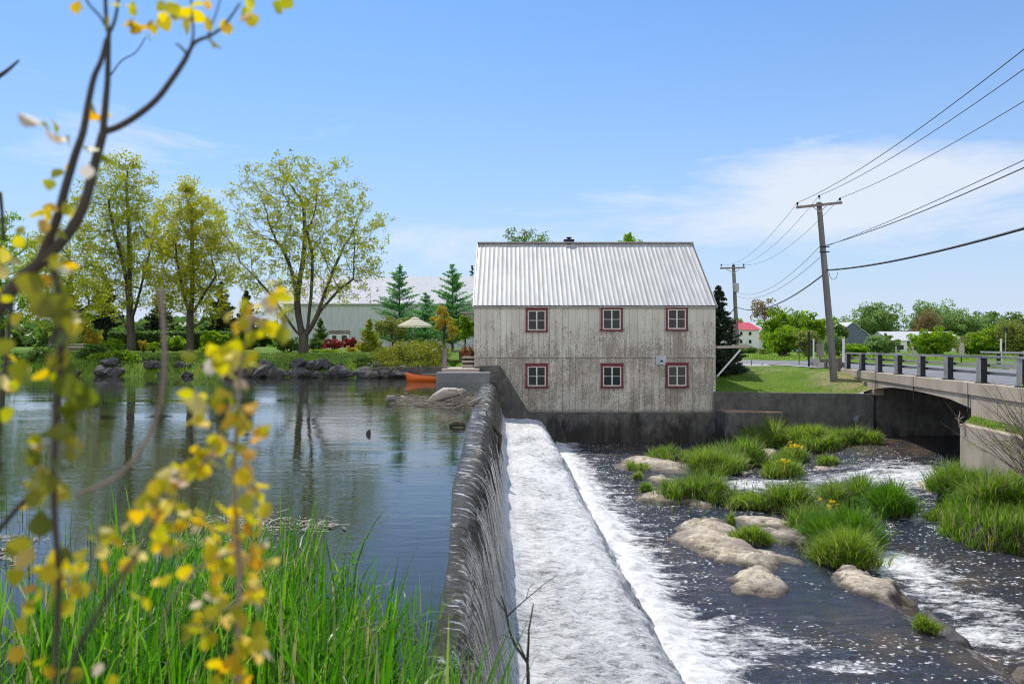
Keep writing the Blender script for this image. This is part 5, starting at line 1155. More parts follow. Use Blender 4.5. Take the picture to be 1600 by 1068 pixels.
# shore boulders
def boulder_mesh(seed, flat=.7):
    bm = bmesh.new(); bmesh.ops.create_icosphere(bm, subdivisions=3, radius=1); rs = np.random.RandomState(seed); off = Vector(rs.uniform(-50, 50, 3))
    cuts = [(Vector(rs.normal(size=3)).normalized(), rs.uniform(.55, .9)) for _ in range(9)]
    for v in bm.verts:
        p = v.co.copy()
        for nn, d in cuts:
            e = p.dot(nn)-d
            if e > 0: p -= nn*e*.9
        p *= 1+.18*mnoise.noise(p*1.3+off)+.05*mnoise.noise(p*5+off); p.z *= flat; v.co = p
    me = bpy.data.meshes.new('boulder'); bm.to_mesh(me); bm.free(); me.materials.append(M['boulder']); me.polygons.foreach_set('use_smooth', [False]*len(me.polygons)); return me
bms = [boulder_mesh(i) for i in range(7)]; rs = np.random.RandomState(77)
def put_boulder(name, label, x, y, z, s_, group=None, cat='boulder', mesh=None, sc=(1, 1, 1)):
    o = bpy.data.objects.new(name, mesh or bms[rs.randint(7)]); COL.objects.link(o); o.location = (x, y, z); o.scale = (s_*sc[0], s_*sc[1], s_*sc[2]); o.rotation_euler = (rs.uniform(-.3, .3), rs.uniform(-.3, .3), rs.uniform(0, 6.3))
    return tagit(o, label, cat, group)
x = -31.0
while x < -5.4:
    s_ = rs.uniform(.2, .7); Ys = float(shoreY(x)); x += s_*rs.uniform(.9, 1.5)
    if rs.rand() < (.92 if x > -13.5 else .4): put_boulder('boulder', 'grey boulder in the rock edging along the far shore of the pond', x, Ys+.15+rs.uniform(-.2, .3), s_*.3, s_, 'boulders edging the far shore')
    if rs.rand() < (.8 if x > -13.5 else .3): s2 = rs.uniform(.14, .55); put_boulder('boulder', 'grey boulder in the rock edging along the far shore of the pond', x+rs.uniform(-.2, .2), Ys+.65+rs.uniform(0, .35), .45+s2*.3, s2, 'boulders edging the far shore')
q = G(385, 588, 0); put_boulder('boulder', 'pale flat stone at the waterline below the middle of the bank', q.x, q.y, .06, .5, mesh=bms[2], sc=(1.3, .8, .5))
q = P(334, 560, 44); put_boulder('boulder', 'flat grey stone lying alone on the grass bank', q.x, 44, gz(q.x, 44)+.05, .35, mesh=bms[3], sc=(1.3, .8, .4))
mb = MB(); mb.tube([P(78, 541, 55), P(140, 540, 55)], .16, 8); mb.tube([P(80, 545, 54.7), P(140, 544, 54.7)], .15, 8); single('log_fence', 'low fence of stacked grey logs at the left of the garden', 'fence', mb, M['wood_grey'], P(110, 545, 55))

# trees showing over the mill roof
rs = np.random.RandomState(203)
A_ = np.concatenate([env_px(420, 780, 858, 352, 420, 78, 4, rs, .6)])
maple('tree', 'dark open-crowned tree top rising over the left part of the mill roof', 78, [('t', None, [(818, 545, 0), (818, 480, 0), (819, 420, 0), (820, 400, 0)])], A_, .25, 'leaf_mid', 2600, 31, step=.5, kill=.8, infl=3.4, spread=.4, ls=.11, minr=.02)
A_ = np.concatenate([env_px(260, 968, 1008, 366, 410, 80, 2.5, rs, .6)])
maple('tree', 'yellow-green tree top peeking over the right part of the mill roof', 80, [('t', None, [(988, 545, 0), (988, 480, 0), (988, 410, 0)])], A_, .2, 'leaf_green', 2000, 32, step=.5, kill=.8, infl=3.4, spread=.35, ls=.15, minr=.02)

# far trees and bushes on the right
far = [
 ('tree', 'bare-twigged reddish tree rising behind the farmhouse', 1195, 545, 42, 76, 150, 'leaf_copper', 700, .22, .5, 18),
 ('tree', 'bright green tree right of the red-roofed farmhouse', 1215, 550, 46, 64, 140, 'leaf_green', 3400, .26, .15, 46),
 ('tree', 'small yellow-green tree behind the farmhouse roof', 1150, 548, 50, 52, 230, 'leaf_green', 900, .4, .2, 26),
 ('tree', 'grey-green tree between the bright tree and the leaning pole', 1242, 550, 46, 64, 145, 'leaf_willow', 2600, .25, .15, 40),
 ('tree', 'light green tree just left of the leaning pole', 1275, 550, 60, 56, 140, 'leaf_green', 2800, .26, .12, 44),
 ('bush', 'large round yellow-green bush beside the road', 1226, 556, 50, 44, 85, 'leaf_green', 5200, .13, 0, 80),
 ('bush', 'dull olive bush left of the grey sign', 1262, 554, 34, 36, 82, 'leaf_olive', 1800, .14, 0, 34),
 ('bush', 'tall olive-green bush directly right of the leaning pole', 1311, 556, 26, 48, 84, 'leaf_mid', 2600, .14, 0, 44),
 ('bush', 'light grey-green bush behind the white post at the bridge end', 1302, 556, 32, 36, 76, 'leaf_willow', 1700, .13, 0, 34),
 ('tree', 'huge rounded grey-green willow behind the blue barn', 1364, 548, 84, 70, 200, 'leaf_willow', 6200, .34, .05, 90),
 ('tree', 'smaller green tree left of the huge willow, above the blue barn', 1318, 548, 36, 44, 210, 'leaf_willow', 1600, .34, .1, 30),
 ('bush', 'wide grey-green bush in front of the blue barn', 1378, 556, 56, 32, 90, 'leaf_willow', 3800, .15, 0, 60),
 ('bush', 'dark green bush between the blue barn and the white shed', 1380, 552, 22, 30, 120, 'leaf_mid', 1500, .18, 0, 30),
 ('tree', 'tallest rounded green tree right of the gap in the tree line', 1456, 546, 72, 70, 210, 'leaf_willow', 5200, .34, .05, 80),
 ('tree', 'reddish-brown budding tree in front of the tallest rounded tree', 1449, 548, 50, 58, 190, 'leaf_copper', 1500, .28, .2, 34),
 ('tree', 'broad grey-green tree with bare twigs left of the lamp post', 1500, 547, 76, 60, 195, 'leaf_willow', 5000, .32, .05, 80),
 ('tree', 'rounded green tree behind the broad grey-green one', 1538, 547, 66, 58, 205, 'leaf_mid', 3600, .32, .05, 60),
 ('bush', 'rounded light green bush in front of the white shed', 1459, 557, 56, 42, 95, 'leaf_green', 4200, .15, 0, 64),
 ('bush', 'olive bush partly hiding the left end of the white shed', 1438, 555, 30, 28, 100, 'leaf_olive', 1500, .15, 0, 30),
 ('bush', 'olive green bush right of the diamond sign', 1520, 557, 50, 36, 100, 'leaf_olive', 2800, .15, 0, 50),
 ('bush', 'yellow-green bush behind the slim white post at right', 1545, 557, 56, 42, 98, 'leaf_green', 3600, .15, 0, 60),
 ('bush', 'tall olive bush at the right edge beyond the bridge', 1588, 557, 60, 56, 96, 'leaf_olive', 4400, .15, 0, 70),
 ('tree', 'dark green tree at the right edge of the tree line', 1590, 548, 60, 54, 180, 'leaf_mid', 2600, .3, .1, 40),
 ('bush', 'small dark bush at the roadside below the farmhouse', 1168, 552, 40, 12, 120, 'leaf_mid', 900, .16, 0, 20),
 ('bush', 'low olive bush left of the large round bush', 1192, 553, 18, 8, 100, 'leaf_olive', 400, .12, 0, 14),
 ('bush', 'low green bush below the blue barn', 1336, 557, 40, 20, 80, 'leaf_green', 1800, .13, 0, 34),
]
for i, (nm_, lab, x, yb_, w, h, Y, mt_, n_, ls, tr_, cl_n) in enumerate(far):
    bush(nm_, lab, nm_, x, yb_, w*1.22, h*1.08, Y, mt_, int(n_*2.1), ls*.85, 300+i, trunk=tr_, clumps=int(cl_n*1.8), cl=.24 if cl_n > 40 else .3, bark='bark', zlo=-1, skin=.2)
# far-off woods that close the horizon, one mass
rs = np.random.RandomState(55); C = []
for k in range(520):
    x = rs.uniform(-100, 1800); 
    if 741 < x < 1110: continue
    Y = rs.uniform(240, 330) if x > 1100 else rs.uniform(110, 150)
    hh_ = (rs.uniform(14, 30) if x > 1100 else rs.uniform(20, 48))*Y/FP*(1 if x > 1100 or x < 430 else .5); c = P(x, 544, Y); r1 = hh_*rs.uniform(.5, .8)
    v = rs.normal(size=(90, 3)); v /= np.linalg.norm(v, axis=1)[:, None]; C.append(np.array([c.x, Y, c.z+hh_*.45])+v*[r1, r1, hh_*.6]*rs.uniform(.6, 1, (90, 1)))
V, F = leafquads(np.concatenate(C), .8, rs, .2, .7, (0, 0, 1)); o = npmesh('distant_woods', V, F, M['leaf_mid']); tagit(o, 'distant green woods closing the horizon behind farms and garden', 'woods', kind='stuff')

# ------------------------------------------------------------------ grasses
def blades(base, h, w, lean, rs, nseg=4, curl=1.0, head=None):
    """curved tapering blades; base (n,3); arrays h,w,lean (radians from upright)"""
    n_ = len(base); a = rs.uniform(0, 2*PI, n_) if head is None else head; d = np.stack([np.cos(a), np.sin(a), np.zeros(n_)], -1)
    f = a+rs.uniform(-1.2, 1.2, n_)+PI/2; sdir = np.stack([np.cos(f), np.sin(f), np.zeros(n_)], -1)
    pts = [base]; p = base.copy()
    for k in range(nseg):
        th = lean*(.35+curl*1.3*(k/(nseg-1)) if nseg > 1 else 1); p = p+(d*np.sin(th)[:, None]+np.array([0, 0, 1.0])*np.cos(th)[:, None])*(h/nseg)[:, None]; pts.append(p)
    ww = [1.0, .95, .75, .45, .04] if nseg == 4 else list(np.linspace(1, .05, nseg+1)); V = []
    for k in range(nseg+1): V += [pts[k]-sdir*(w*ww[k]/2)[:, None], pts[k]+sdir*(w*ww[k]/2)[:, None]]
    V = np.stack(V, 1).reshape(-1, 3); o_ = np.arange(n_)[:, None]*(2*(nseg+1)); F = np.concatenate([o_+np.array([[2*k, 2*k+1, 2*k+3, 2*k+2]]) for k in range(nseg)]); return V, F

def rz(x, y): return float(river_level(np.array(x), np.array(y)))
def Gr(px_, py_):
    z = RZ
    for _ in range(6): p = G(px_, py_, z); z = rz(p.x, p.y)
    return p
def Z2(x, y): return 800+x/2, 534+y/2        # second close-up coordinates -> photo pixels
tus = [ # xmin,xmax,top,base in close-up coordinates, blades, material, label
 ((440, 560, 325, 378), 700, 'grass', 'light green grass tuft at the left end of the upper grass row'),
 ((545, 722, 330, 420), 1500, 'grass_yl', 'broad bushy tussock of yellowish grass left of the stones, upper row'),
 ((635, 790, 298, 398), 1500, 'grass', 'tall bright green tussock just behind the broad yellowish one'),
 ((600, 745, 250, 312), 900, 'grass_dk', 'dark grass tussock in the shadow of the mill'),
 ((730, 880, 240, 335), 1500, 'grass', 'bright tussock touching the low concrete ledge'),
 ((850, 1010, 255, 325), 1400, 'grass_yl', 'wide bright tussock below the long retaining wall'),
 ((900, 1025, 285, 348), 1000, 'grass', 'rounded tussock in the middle of the water side, upper group'),
 ((1015, 1090, 258, 326), 700, 'grass', 'narrow upright tussock left of the outlet pipe'),
 ((1085, 1136, 265, 326), 350, 'grass_yl', 'small sparse tussock beside the bridge abutment'),
 ((820, 932, 318, 386), 900, 'grass_yl', 'tussock dotted with yellow flowers in the upper group'),
 ((785, 898, 368, 432), 1000, 'grass_yl', 'rounded yellowish tussock below the flowering one'),
 ((955, 1010, 350, 392), 420, 'grass_yl', 'small isolated round tussock in open water'),
 ((475, 700, 415, 512), 1900, 'grass', 'wide low tussock spreading over the flat rock on the left'),
 ((358, 420, 370, 410), 240, 'grass_yl', 'small tuft on the upper left flat rock'),
 ((380, 408, 410, 436), 120, 'grass_yl', 'tiny tuft below the small tuft on the left rock'),
 ((400, 445, 443, 474), 180, 'grass', 'small tuft at the left tip of the low tussock'),
 ((690, 800, 470, 530), 800, 'grass_yl', 'low yellow-green tussock between two taller ones'),
 ((785, 922, 428, 545), 1600, 'grass', 'tall tussock above the flat sunlit rock'),
 ((880, 1000, 500, 603), 1100, 'grass', 'green tussock left of the yellow iris flowers'),
 ((968, 1125, 415, 520), 1600, 'grass', 'tall tussock at the top of the big central clump'),
 ((1105, 1258, 442, 556), 1900, 'grass_dk', 'large dark green tussock on the right of the big clump'),
 ((930, 1155, 525, 662), 2200, 'grass_dk', 'thick arching grass in the middle of the big clump'),
 ((965, 1135, 590, 718), 1500, 'grass_yl', 'yellowish grass hanging over the water at the lower end of the clump'),
 ((700, 802, 583, 642), 700, 'grass_yl', 'mossy tuft growing on the large pale rock'),
 ((674, 697, 538, 582), 130, 'grass_yl', 'thin tuft at the top edge of the large pale rock'),
 ((1325, 1455, 365, 490), 1700, 'grass', 'bright tussock at the foot of the wing wall'),
 ((1435, 1610, 388, 545), 2500, 'grass', 'largest tussock on the right, below the wing wall'),
 ((1470, 1625, 372, 452), 1700, 'grass_dk', 'tall dark grass against the foot of the wing wall, behind the others'),
 ((1543, 1630, 570, 668), 1200, 'grass', 'tussock cut by the right edge of the picture'),
 ((1292, 1366, 533, 568), 500, 'grass_yl', 'low weedy mat in the fast water at right'),
 ((1266, 1335, 868, 916), 260, 'grass_yl', 'mossy growth on the ledge near the lower right'),
]
mudm = MB()
for i, ((xa, xb, yt, yb_), nb, mt_, lab) in enumerate(tus):
    rs = np.random.RandomState(500+i); (x0, y0), (x1, y1) = Z2(xa, yt), Z2(xb, yb_)
    bank_ = 'wing wall' in lab; c = G((x0+x1)/2, y1-2.5, -2.66) if bank_ else Gr((x0+x1)/2, y1-2.5); c.z += .05; s_ = c.y/FP; w = (x1-x0)*s_/2; hh_ = (y1-y0)*s_; ht = min(.95, max(.18, hh_*.72)); dep = max(w*.75, (hh_-ht)*1.6); dep = min(dep, 1.1) if bank_ else dep
    cy = c.y+dep*.8; c.x = c.x*cy/c.y; w *= cy/c.y
    t_ = thing('grass_tussock', lab, 'grass tussock', (c.x, cy, c.z))
    nb = int(nb*2.3); w *= 1.12; ns = max(5, int(9+w*dep*13)); sa = rs.uniform(0, 2*PI, ns); sq = rs.uniform(0, 1, ns)**.5; sx_ = np.cos(sa)*sq*w*.95; sy_ = np.sin(sa)*sq*dep*.95
    sh_ = rs.uniform(.6, 1.15, ns)*(1.08-.45*sq**2); k = rs.choice(ns, nb, p=(sh_/sh_.sum())); sr = min(.24, w*.4)
    ra = rs.uniform(0, 2*PI, nb); rq = np.abs(rs.normal(size=nb))*sr*.7; bx_ = c.x+sx_[k]+np.cos(ra)*rq; by_ = cy+sy_[k]+np.sin(ra)*rq; bz_ = c.z+.10*ht*(1-sq[k]**2)+.03*rs.normal(size=nb)
    head = np.where(rs.rand(nb) < .35, .6+i*.7+rs.normal(size=nb)*.6, ra+rs.normal(size=nb)*.8); lean = np.clip(.08+.35*rq/sr+np.abs(rs.normal(size=nb))*.36+.12*sq[k], .02, 1.6)
    V, F = blades(np.stack([bx_, by_, bz_], -1), ht*1.12*sh_[k]*rs.uniform(.5, 1.2, nb), np.full(nb, .013+.0005*c.y)*rs.uniform(.6, 1.4, nb), lean, rs, 4, 1.0, head)
    V[:, 2] = np.maximum(V[:, 2], c.z-.12)
    npmesh('blades', V, F, M[mt_], t_)
    mb = MB(); mb.lathe((c.x, cy, c.z-.35), [(1, 0), (.98, .25), (.8, .36), (.4, .42), (.05, .44)], 14); mb.v = [((v[0]-c.x)*w*.8+c.x, (v[1]-cy)*dep*.8+cy, v[2]) for v in mb.v]; mb.build('root_mound', M['mud'], t_, smooth=True)
    if 'yellow' in lab and 'flower' in lab:
        k = 26 if 'dotted' in lab else 12; fx, fy = (c.x+(w*.9 if 'left of' in lab else 0), cy)
        C = np.stack([fx+rs.normal(size=k)*w*.22, fy-dep*.4+rs.normal(size=k)*dep*.2, c.z+ht*(1.05+.12*rs.normal(size=k))], -1)
        V, F = leafquads(np.repeat(C, 3, 0), .05, rs, .3, .6, (0, 0, 1)); npmesh('flowers', V, F, M['flower'], t_)
# river rocks: real slabs from their outline, domed and broken at the rim
def slab(name, label, poly2, H_, seed, res=.045, z0=None, mat='rock', rough_=1.0, tilt=0, lift=0):
    pts = [Gr(*Z2(x, y)) for x, y in poly2]; P_ = np.array([[p.x, p.y] for p in pts]); cz = sum(p.z for p in pts)/len(pts)
    x0, y0 = P_.min(0)-.3; x1, y1 = P_.max(0)+.3; nx_, ny_ = max(8, int((x1-x0)/res)), max(8, int((y1-y0)/res))
    nx_, ny_ = min(nx_, 150), min(ny_, 220)
    X, Y = np.meshgrid(np.linspace(x0, x1, nx_), np.linspace(y0, y1, ny_)); ins = np.zeros(X.shape, bool); dist = np.full(X.shape, 1e9)
    for k in range(len(P_)):
        a, b_ = P_[k], P_[(k+1) % len(P_)]; e = b_-a; t_ = np.clip(((X-a[0])*e[0]+(Y-a[1])*e[1])/(e@e), 0, 1)
        dist = np.minimum(dist, np.hypot(X-a[0]-t_*e[0], Y-a[1]-t_*e[1]))
        cond = ((a[1] > Y) != (b_[1] > Y)); xi = a[0]+(Y-a[1])*e[0]/(e[1] if abs(e[1]) > 1e-9 else 1e-9); ins ^= cond & (X < xi)
    sd_ = np.where(ins, dist, -dist)+fbm(X*2.6+seed, Y*3.4, 5)*.42
    Wd = max(.12, sd_.max()); f = np.clip(sd_/(Wd*.8), -1, 1)
    Zt = cz+.03+np.where(f > 0, H_*.38*(1-(1-f)**1.9)+lift*np.clip(f*3, 0, 1), f*.5)+fbm(X*.8+seed, Y*2.2+X*.8, 3)*.45*rough_*H_/.4*np.clip(f+.25, 0, 1)+-.10*np.clip(.06-np.abs(fbm(X*1.2+seed, Y*2.4+X*1.6, 4)), 0, 1)/.06*np.clip(f*3, 0, 1)+.05*((Y*1.9+X*1.2+fbm(X*2, Y*2, 3)*1.5) % 1)*np.clip(f*3, 0, 1)+fbm(X*8, Y*12, 4)*.035
    F = gridfaces(ny_, nx_)[:, ::-1]; m_ = (sd_ > -.22).ravel()[F].any(1); F = F[m_]; used = np.unique(F); mp = np.zeros(X.size, int); mp[used] = np.arange(len(used))
    c = Vector((P_[:, 0].mean(), P_[:, 1].mean(), cz)); o = npmesh(name, np.stack([X, Y, Zt], -1).reshape(-1, 3)[used], mp[F], M[mat], smooth=True, org=c); return tagit(o, label, 'rock')
slab('river_rock', 'largest pale humped rock in the middle of the river', [(500, 602), (520, 578), (560, 560), (600, 553), (650, 553), (700, 590), (715, 625), (760, 650), (820, 660), (870, 672), (905, 696), (835, 684), (828, 722), (760, 706), (700, 690), (640, 686), (570, 655), (510, 625)], .30, 3, z0=0)
slab('river_rock', 'long flat rock behind the largest rock, with grass growing on it', [(690, 548), (760, 546), (850, 565), (930, 596), (962, 645), (890, 636), (835, 628), (800, 612), (760, 592), (715, 572)], .2, 9)
slab('river_rock', 'rounded pale rock in front of the largest rock', [(672, 770), (690, 735), (750, 716), (800, 722), (828, 745), (866, 765), (852, 797), (780, 796), (720, 790)], .26, 14)
slab('river_rock', 'long narrow pale rock on the ledge at right', [(992, 742), (1030, 732), (1080, 755), (1140, 785), (1205, 803), (1228, 832), (1200, 838), (1120, 802), (1050, 790), (1015, 762)], .2, 21, lift=.14)
slab('river_rock', 'flat pale rock under the wide low tussock', [(380, 482), (440, 468), (520, 466), (570, 486), (632, 512), (600, 519), (540, 507), (460, 502), (400, 495)], .16, 33)
slab('river_rock', 'uppermost flat rock on the left, with two small tufts', [(325, 388), (360, 362), (430, 357), (500, 376), (547, 385), (547, 411), (490, 408), (440, 400), (380, 410)], .2, 41)
slab('river_rock', 'small pale rock between the two flat rocks on the left', [(418, 428), (470, 420), (515, 440), (500, 448), (450, 441)], .12, 44)
slab('river_rock', 'grey stone at the left foot of the right bank', [(1264, 442), (1310, 434), (1357, 447), (1352, 466), (1290, 463)], .22, 51)
slab('river_rock', 'small flat stone in front of the bright right-bank tussock', [(1418, 497), (1465, 488), (1482, 501), (1430, 509)], .14, 53)
slab('river_rock', 'low grey stone below the largest right-hand tussock', [(1528, 550), (1590, 540), (1604, 556), (1550, 562)], .14, 56)
slab('river_rock', 'rock corner at the lower right edge of the picture', [(1552, 1032), (1600, 1022), (1660, 1040), (1640, 1090), (1580, 1075)], .15, 59)
slab('river_rock', 'small pale stone between the upper tussocks', [(712, 412), (756, 404), (762, 414), (730, 419)], .12, 61)
slab('river_rock', 'tiny stone beside the isolated round tussock', [(948, 392), (985, 389), (988, 400), (960, 401)], .1, 63)
slab('river_rock', 'rounded pale boulder against the wall right of the low ledge', [(836, 244), (880, 236), (900, 250), (870, 258), (845, 256)], .4, 65)
slab('river_rock', 'small wet rock at the waterline below the iris clump', [(925, 656), (962, 655), (985, 672), (950, 668)], .1, 67)
slab('river_rock', 'thin dark rock rib running down the water ledge', [(1240, 852), (1290, 868), (1340, 900), (1400, 935), (1380, 948), (1310, 915), (1260, 880)], .08, 69, mat='boulder')
slab('river_rock', 'stony patch among the upper tussocks', [(780, 338), (815, 328), (830, 345), (822, 372), (790, 378), (770, 360)], .16, 71)

# reed bed in front of the camera
rs = np.random.RandomState(801)
def reedpts(n_, x0, x1, Y0_, Y1_, rs): Y = rs.uniform(Y0_, Y1_, n_); x = rs.uniform(x0, x1, n_); return Y, x
B = []; Hh = []; Wd = []; Le = []
for n_, pxa, pxb, Ya, Yb_2, h0, h1 in ((650, 150, 470, 3.9, 5.6, .5, .8), (650, 30, 560, 3.2, 4.2, .5, .8), (400, 430, 620, 3.1, 4.4, .4, .62), (240, 620, 765, 3.0, 3.9, .28, .5), (260, -40, 160, 3.1, 4.3, .4, .65), (200, 280, 560, 4.6, 5.6, .35, .7), (420, 60, 700, 2.7, 3.3, .35, .6), (330, 560, 800, 2.62, 3.1, .4, .78)):
    Y = rs.uniform(Ya, Yb_2, n_); X = (rs.uniform(pxa, pxb, n_)-800)/FP*Y; cl2 = .5+.5*np.sin(X*7)*np.cos(Y*6)
    k = rs.uniform(0, 1, n_) < .55+.45*cl2; B.append(np.stack([X, Y, np.full(n_, -.08)], -1)[k]); Hh.append((rs.uniform(h0, h1, n_)*(.8+.3*cl2))[k])
B = np.concatenate(B); Hh = np.concatenate(Hh); n_ = len(B)
ok = B[:, 0] < np.where(B[:, 1] < 2.95, -.03, DX(B[:, 1])-.12); B = B[ok]; Hh = Hh[ok]; n_ = len(B)
V, F = blades(B, Hh, rs.uniform(.010, .024, n_), np.clip(np.abs(rs.normal(size=n_))*.40+.05, 0, 1.15), rs, 4, 1.25, head=rs.normal(size=n_)*1.3+.2)
V2, F2 = [], []
# fold each blade a little: done by width direction; a second sheet of fine low grass fills the base
n2 = 2200; Y = rs.uniform(2.7, 4.8, n2); X = (rs.uniform(40, 760, n2)-800)/FP*Y; ok = X < DX(Y)-.1; X, Y = X[ok], Y[ok]; n2 = len(X)
Vb, Fb = blades(np.stack([X, Y, np.full(n2, -.1)], -1), rs.uniform(.18, .42, n2), rs.uniform(.004, .009, n2), np.clip(np.abs(rs.normal(size=n2))*.45+.05, 0, 1.3), rs, 4, 1.0)
o = npmesh('reed_grass', np.concatenate([V, Vb]), np.concatenate([F, Fb+len(V)]), M['reed'], smooth=True); tagit(o, 'dense bright green reed grass in the near left corner of the pond', 'reeds', kind='stuff')
# sparse reeds standing in open water
rs = np.random.RandomState(811)
def reedclump(lab, x0, x1, yb0, yb1, hpx, k):
    c = G((x0+x1)/2, yb0, 0); pts = []
    t_ = thing('reed_clump', lab, 'reeds', (c.x, c.y, 0)); yb_ = rs.uniform(yb0, yb1, k); xx = rs.uniform(x0, x1, k); Y = CZ*FP/(yb_-HY); X = (xx-800)/FP*Y
    V, F = blades(np.stack([X, Y, np.full(k, -.05)], -1), hpx*rs.uniform(.5, 1.1, k)*Y/FP, rs.uniform(.006, .012, k), np.clip(np.abs(rs.normal(size=k))*.16, 0, .6), rs, 4, 1.0); npmesh('blades', V, F, M['leaf_mid'], t_)
reedclump('sparse dark reeds standing in blue water at the left edge', 0, 62, 800, 890, 75, 26)
reedclump('thin dark reeds in open water left of the grass bed', 85, 160, 840, 870, 70, 9)
reedclump('upright reeds at the back edge of the grass bed', 275, 330, 815, 850, 100, 14)
reedclump('tall single reeds beside the floating debris', 345, 370, 800, 840, 115, 6)
reedclump('dark upright reeds right of the floating debris', 420, 500, 820, 880, 85, 22)
# floating scum and dead stalks
rs = np.random.RandomState(821); mb = MB()
for (cx_, cy_, wx, wy, k) in ((385, 818, 85, 14, 260), (260, 850, 90, 8, 110), (490, 822, 45, 10, 70), (25, 868, 30, 14, 90), (22, 842, 40, 5, 50), (330, 850, 100, 12, 120)):
    for j in range(k):
        p = G(cx_+rs.normal()*wx*.5, max(700, cy_+rs.normal()*wy*.5), 0); a = rs.uniform(0, PI); L = rs.uniform(.01, .08)*(p.y/6); w = rs.uniform(.004, .014)
        d = Vector((math.cos(a), math.sin(a), 0)); e = Vector((-d.y, d.x, 0)); z = .006+rs.uniform(0, .012)
        mb.add([p-d*L-e*w+Vector((0, 0, z)), p+d*L-e*w*.5+Vector((0, 0, z)), p+d*L+e*w*.6+Vector((0, 0, z+.004)), p-d*L*.8+e*w+Vector((0, 0, z))], [(0, 1, 2, 3)])
o = mb.build('floating_debris', leaf_mat('bleached_dead_stalks', [(.3, .26, .19), (.2, .17, .12), (.42, .39, .33), (.12, .1, .07)], .1, .8)); tagit(o, 'pale floating scum and dead reed stalks behind the green grass', 'debris', kind='stuff')

# ------------------------------------------------------------------ driftwood at the crest
def stick(name, lab, pts, rad, m_='driftwood', cat='driftwood', n_=8):
    org = pts[0]; mb = MB(); mb.tube(pts, rad, n_); return single(name, lab, cat, mb, M[m_], org, smooth=True)
Yd = 23.5
def D(x, y, dz=0, Y=Yd): p = G(x, y, 0); return p+Vector((0, 0, dz))
a = D(668, 630); b_ = D(735, 630)
stick('drift_log', 'thick bleached drift log lying at the far end of the dam crest', [a, P(680, 622, a.y), P(695, 614.5, a.y), P(712, 613, a.y), P(724, 612, a.y)], [.05, .13, .17, .13, .06])
mb = MB(); q = P(690, 616, a.y); mb.tube([P(694, 614, a.y), P(702, 608.5, a.y-.1), P(713, 609, a.y-.1), P(722, 619, a.y-.1)], [.05, .04, .04, .03], 6); mb.tube([P(712, 612, a.y), P(722, 609, a.y), P(729, 611, a.y)], [.07, .06, .02], 6)
single('drift_branch', 'curved branch arching over the thick drift log', 'driftwood', mb, M['driftwood'], q, smooth=True)
for lab, pts, rad, m_ in (
    ('dark gnarled stump leftmost in the driftwood raft', [(603, 628), (608, 622), (614, 621.5), (618, 628)], [.03, .1, .09, .03], 'wood_grey'),
    ('pale forked piece of driftwood left of the thick log', [(626, 619), (633, 624), (640, 628)], [.05, .09, .04], 'driftwood'),
    ('dark branch stub sticking up right of the drift log', [(735, 632), (745, 626), (753, 621)], [.08, .07, .03], 'wood_grey'),
    ('small dark piece of driftwood alone below the raft', [(702, 665), (712, 661), (724, 662), (727, 666)], [.03, .06, .05, .02], 'wood_dark')):
    Yq = G(0, pts[0][1]+2, 0).y; stick('drift_branch', lab, [P(x, y, Yq) for x, y in pts], rad, m_)
mb = MB(); rs = np.random.RandomState(831)
for j in range(260):
    x = rs.uniform(612, 752); y = 627+rs.normal()*4.5+(x-680)*.02; p = G(x, max(y, 616), 0); aa_ = rs.normal()*.5; L = rs.uniform(.04, .3); d = Vector((math.cos(aa_), math.sin(aa_)*.6, rs.normal()*.12)); z = rs.uniform(.0, .05)
    if p.x > DX(p.y)+.0: continue
    mb.tube([p-d*L+Vector((0, 0, z)), p+Vector((0, 0, z+.02)), p+d*L+Vector((0, 0, z))], [rs.uniform(.003, .009)]*3, 4)
o = mb.build('debris_raft', leaf_mat('raft_twigs', [(.3, .26, .2), (.42, .37, .3), (.16, .13, .1)], .0, .85)); tagit(o, 'raft of small twigs caught at the far end of the dam crest', 'debris', kind='stuff')
Yq = 19.0
mb = MB(); mb.tube([P(724, 643, Yq), P(737, 651, Yq), P(748, 656, Yq), P(762, 652, Yq), P(759, 641, Yq)], [.02, .03, .035, .04, .02], 6); mb.tube([P(760, 648, Yq), P(770, 665, Yq-.1), P(782, 681, Yq-.2), P(780, 700, Yq-.2), P(779, 714, Yq-.2)], [.045, .04, .05, .035, .012], 6); mb.tube([P(748, 656, Yq), P(738, 664, Yq), P(727, 669, Yq)], [.03, .02, .01], 5)
single('snagged_branch', 'dark forked branch hanging over the edge of the waterfall', 'branch', mb, M['wood_dark'], P(760, 650, Yq), smooth=True)
Yq = 14.6; stick('snagged_stick', 'short brown stick lying across the crest of the dam', [P(729, 692, Yq), P(740, 690, Yq), P(754, 693, Yq)], [.02, .035, .02], 'wood_dark')
Yq = 30; stick('duck_decoy_stub' if False else 'floating_stub', 'tiny dark stub poking out of the open pond', [G(575, 678, 0)-Vector((0, 0, .05)), G(575, 678, 0)+Vector((.01, 0, .04)), G(575, 678, 0)+Vector((.03, 0, .09))], [.05, .04, .015], 'wood_dark', 'stub')

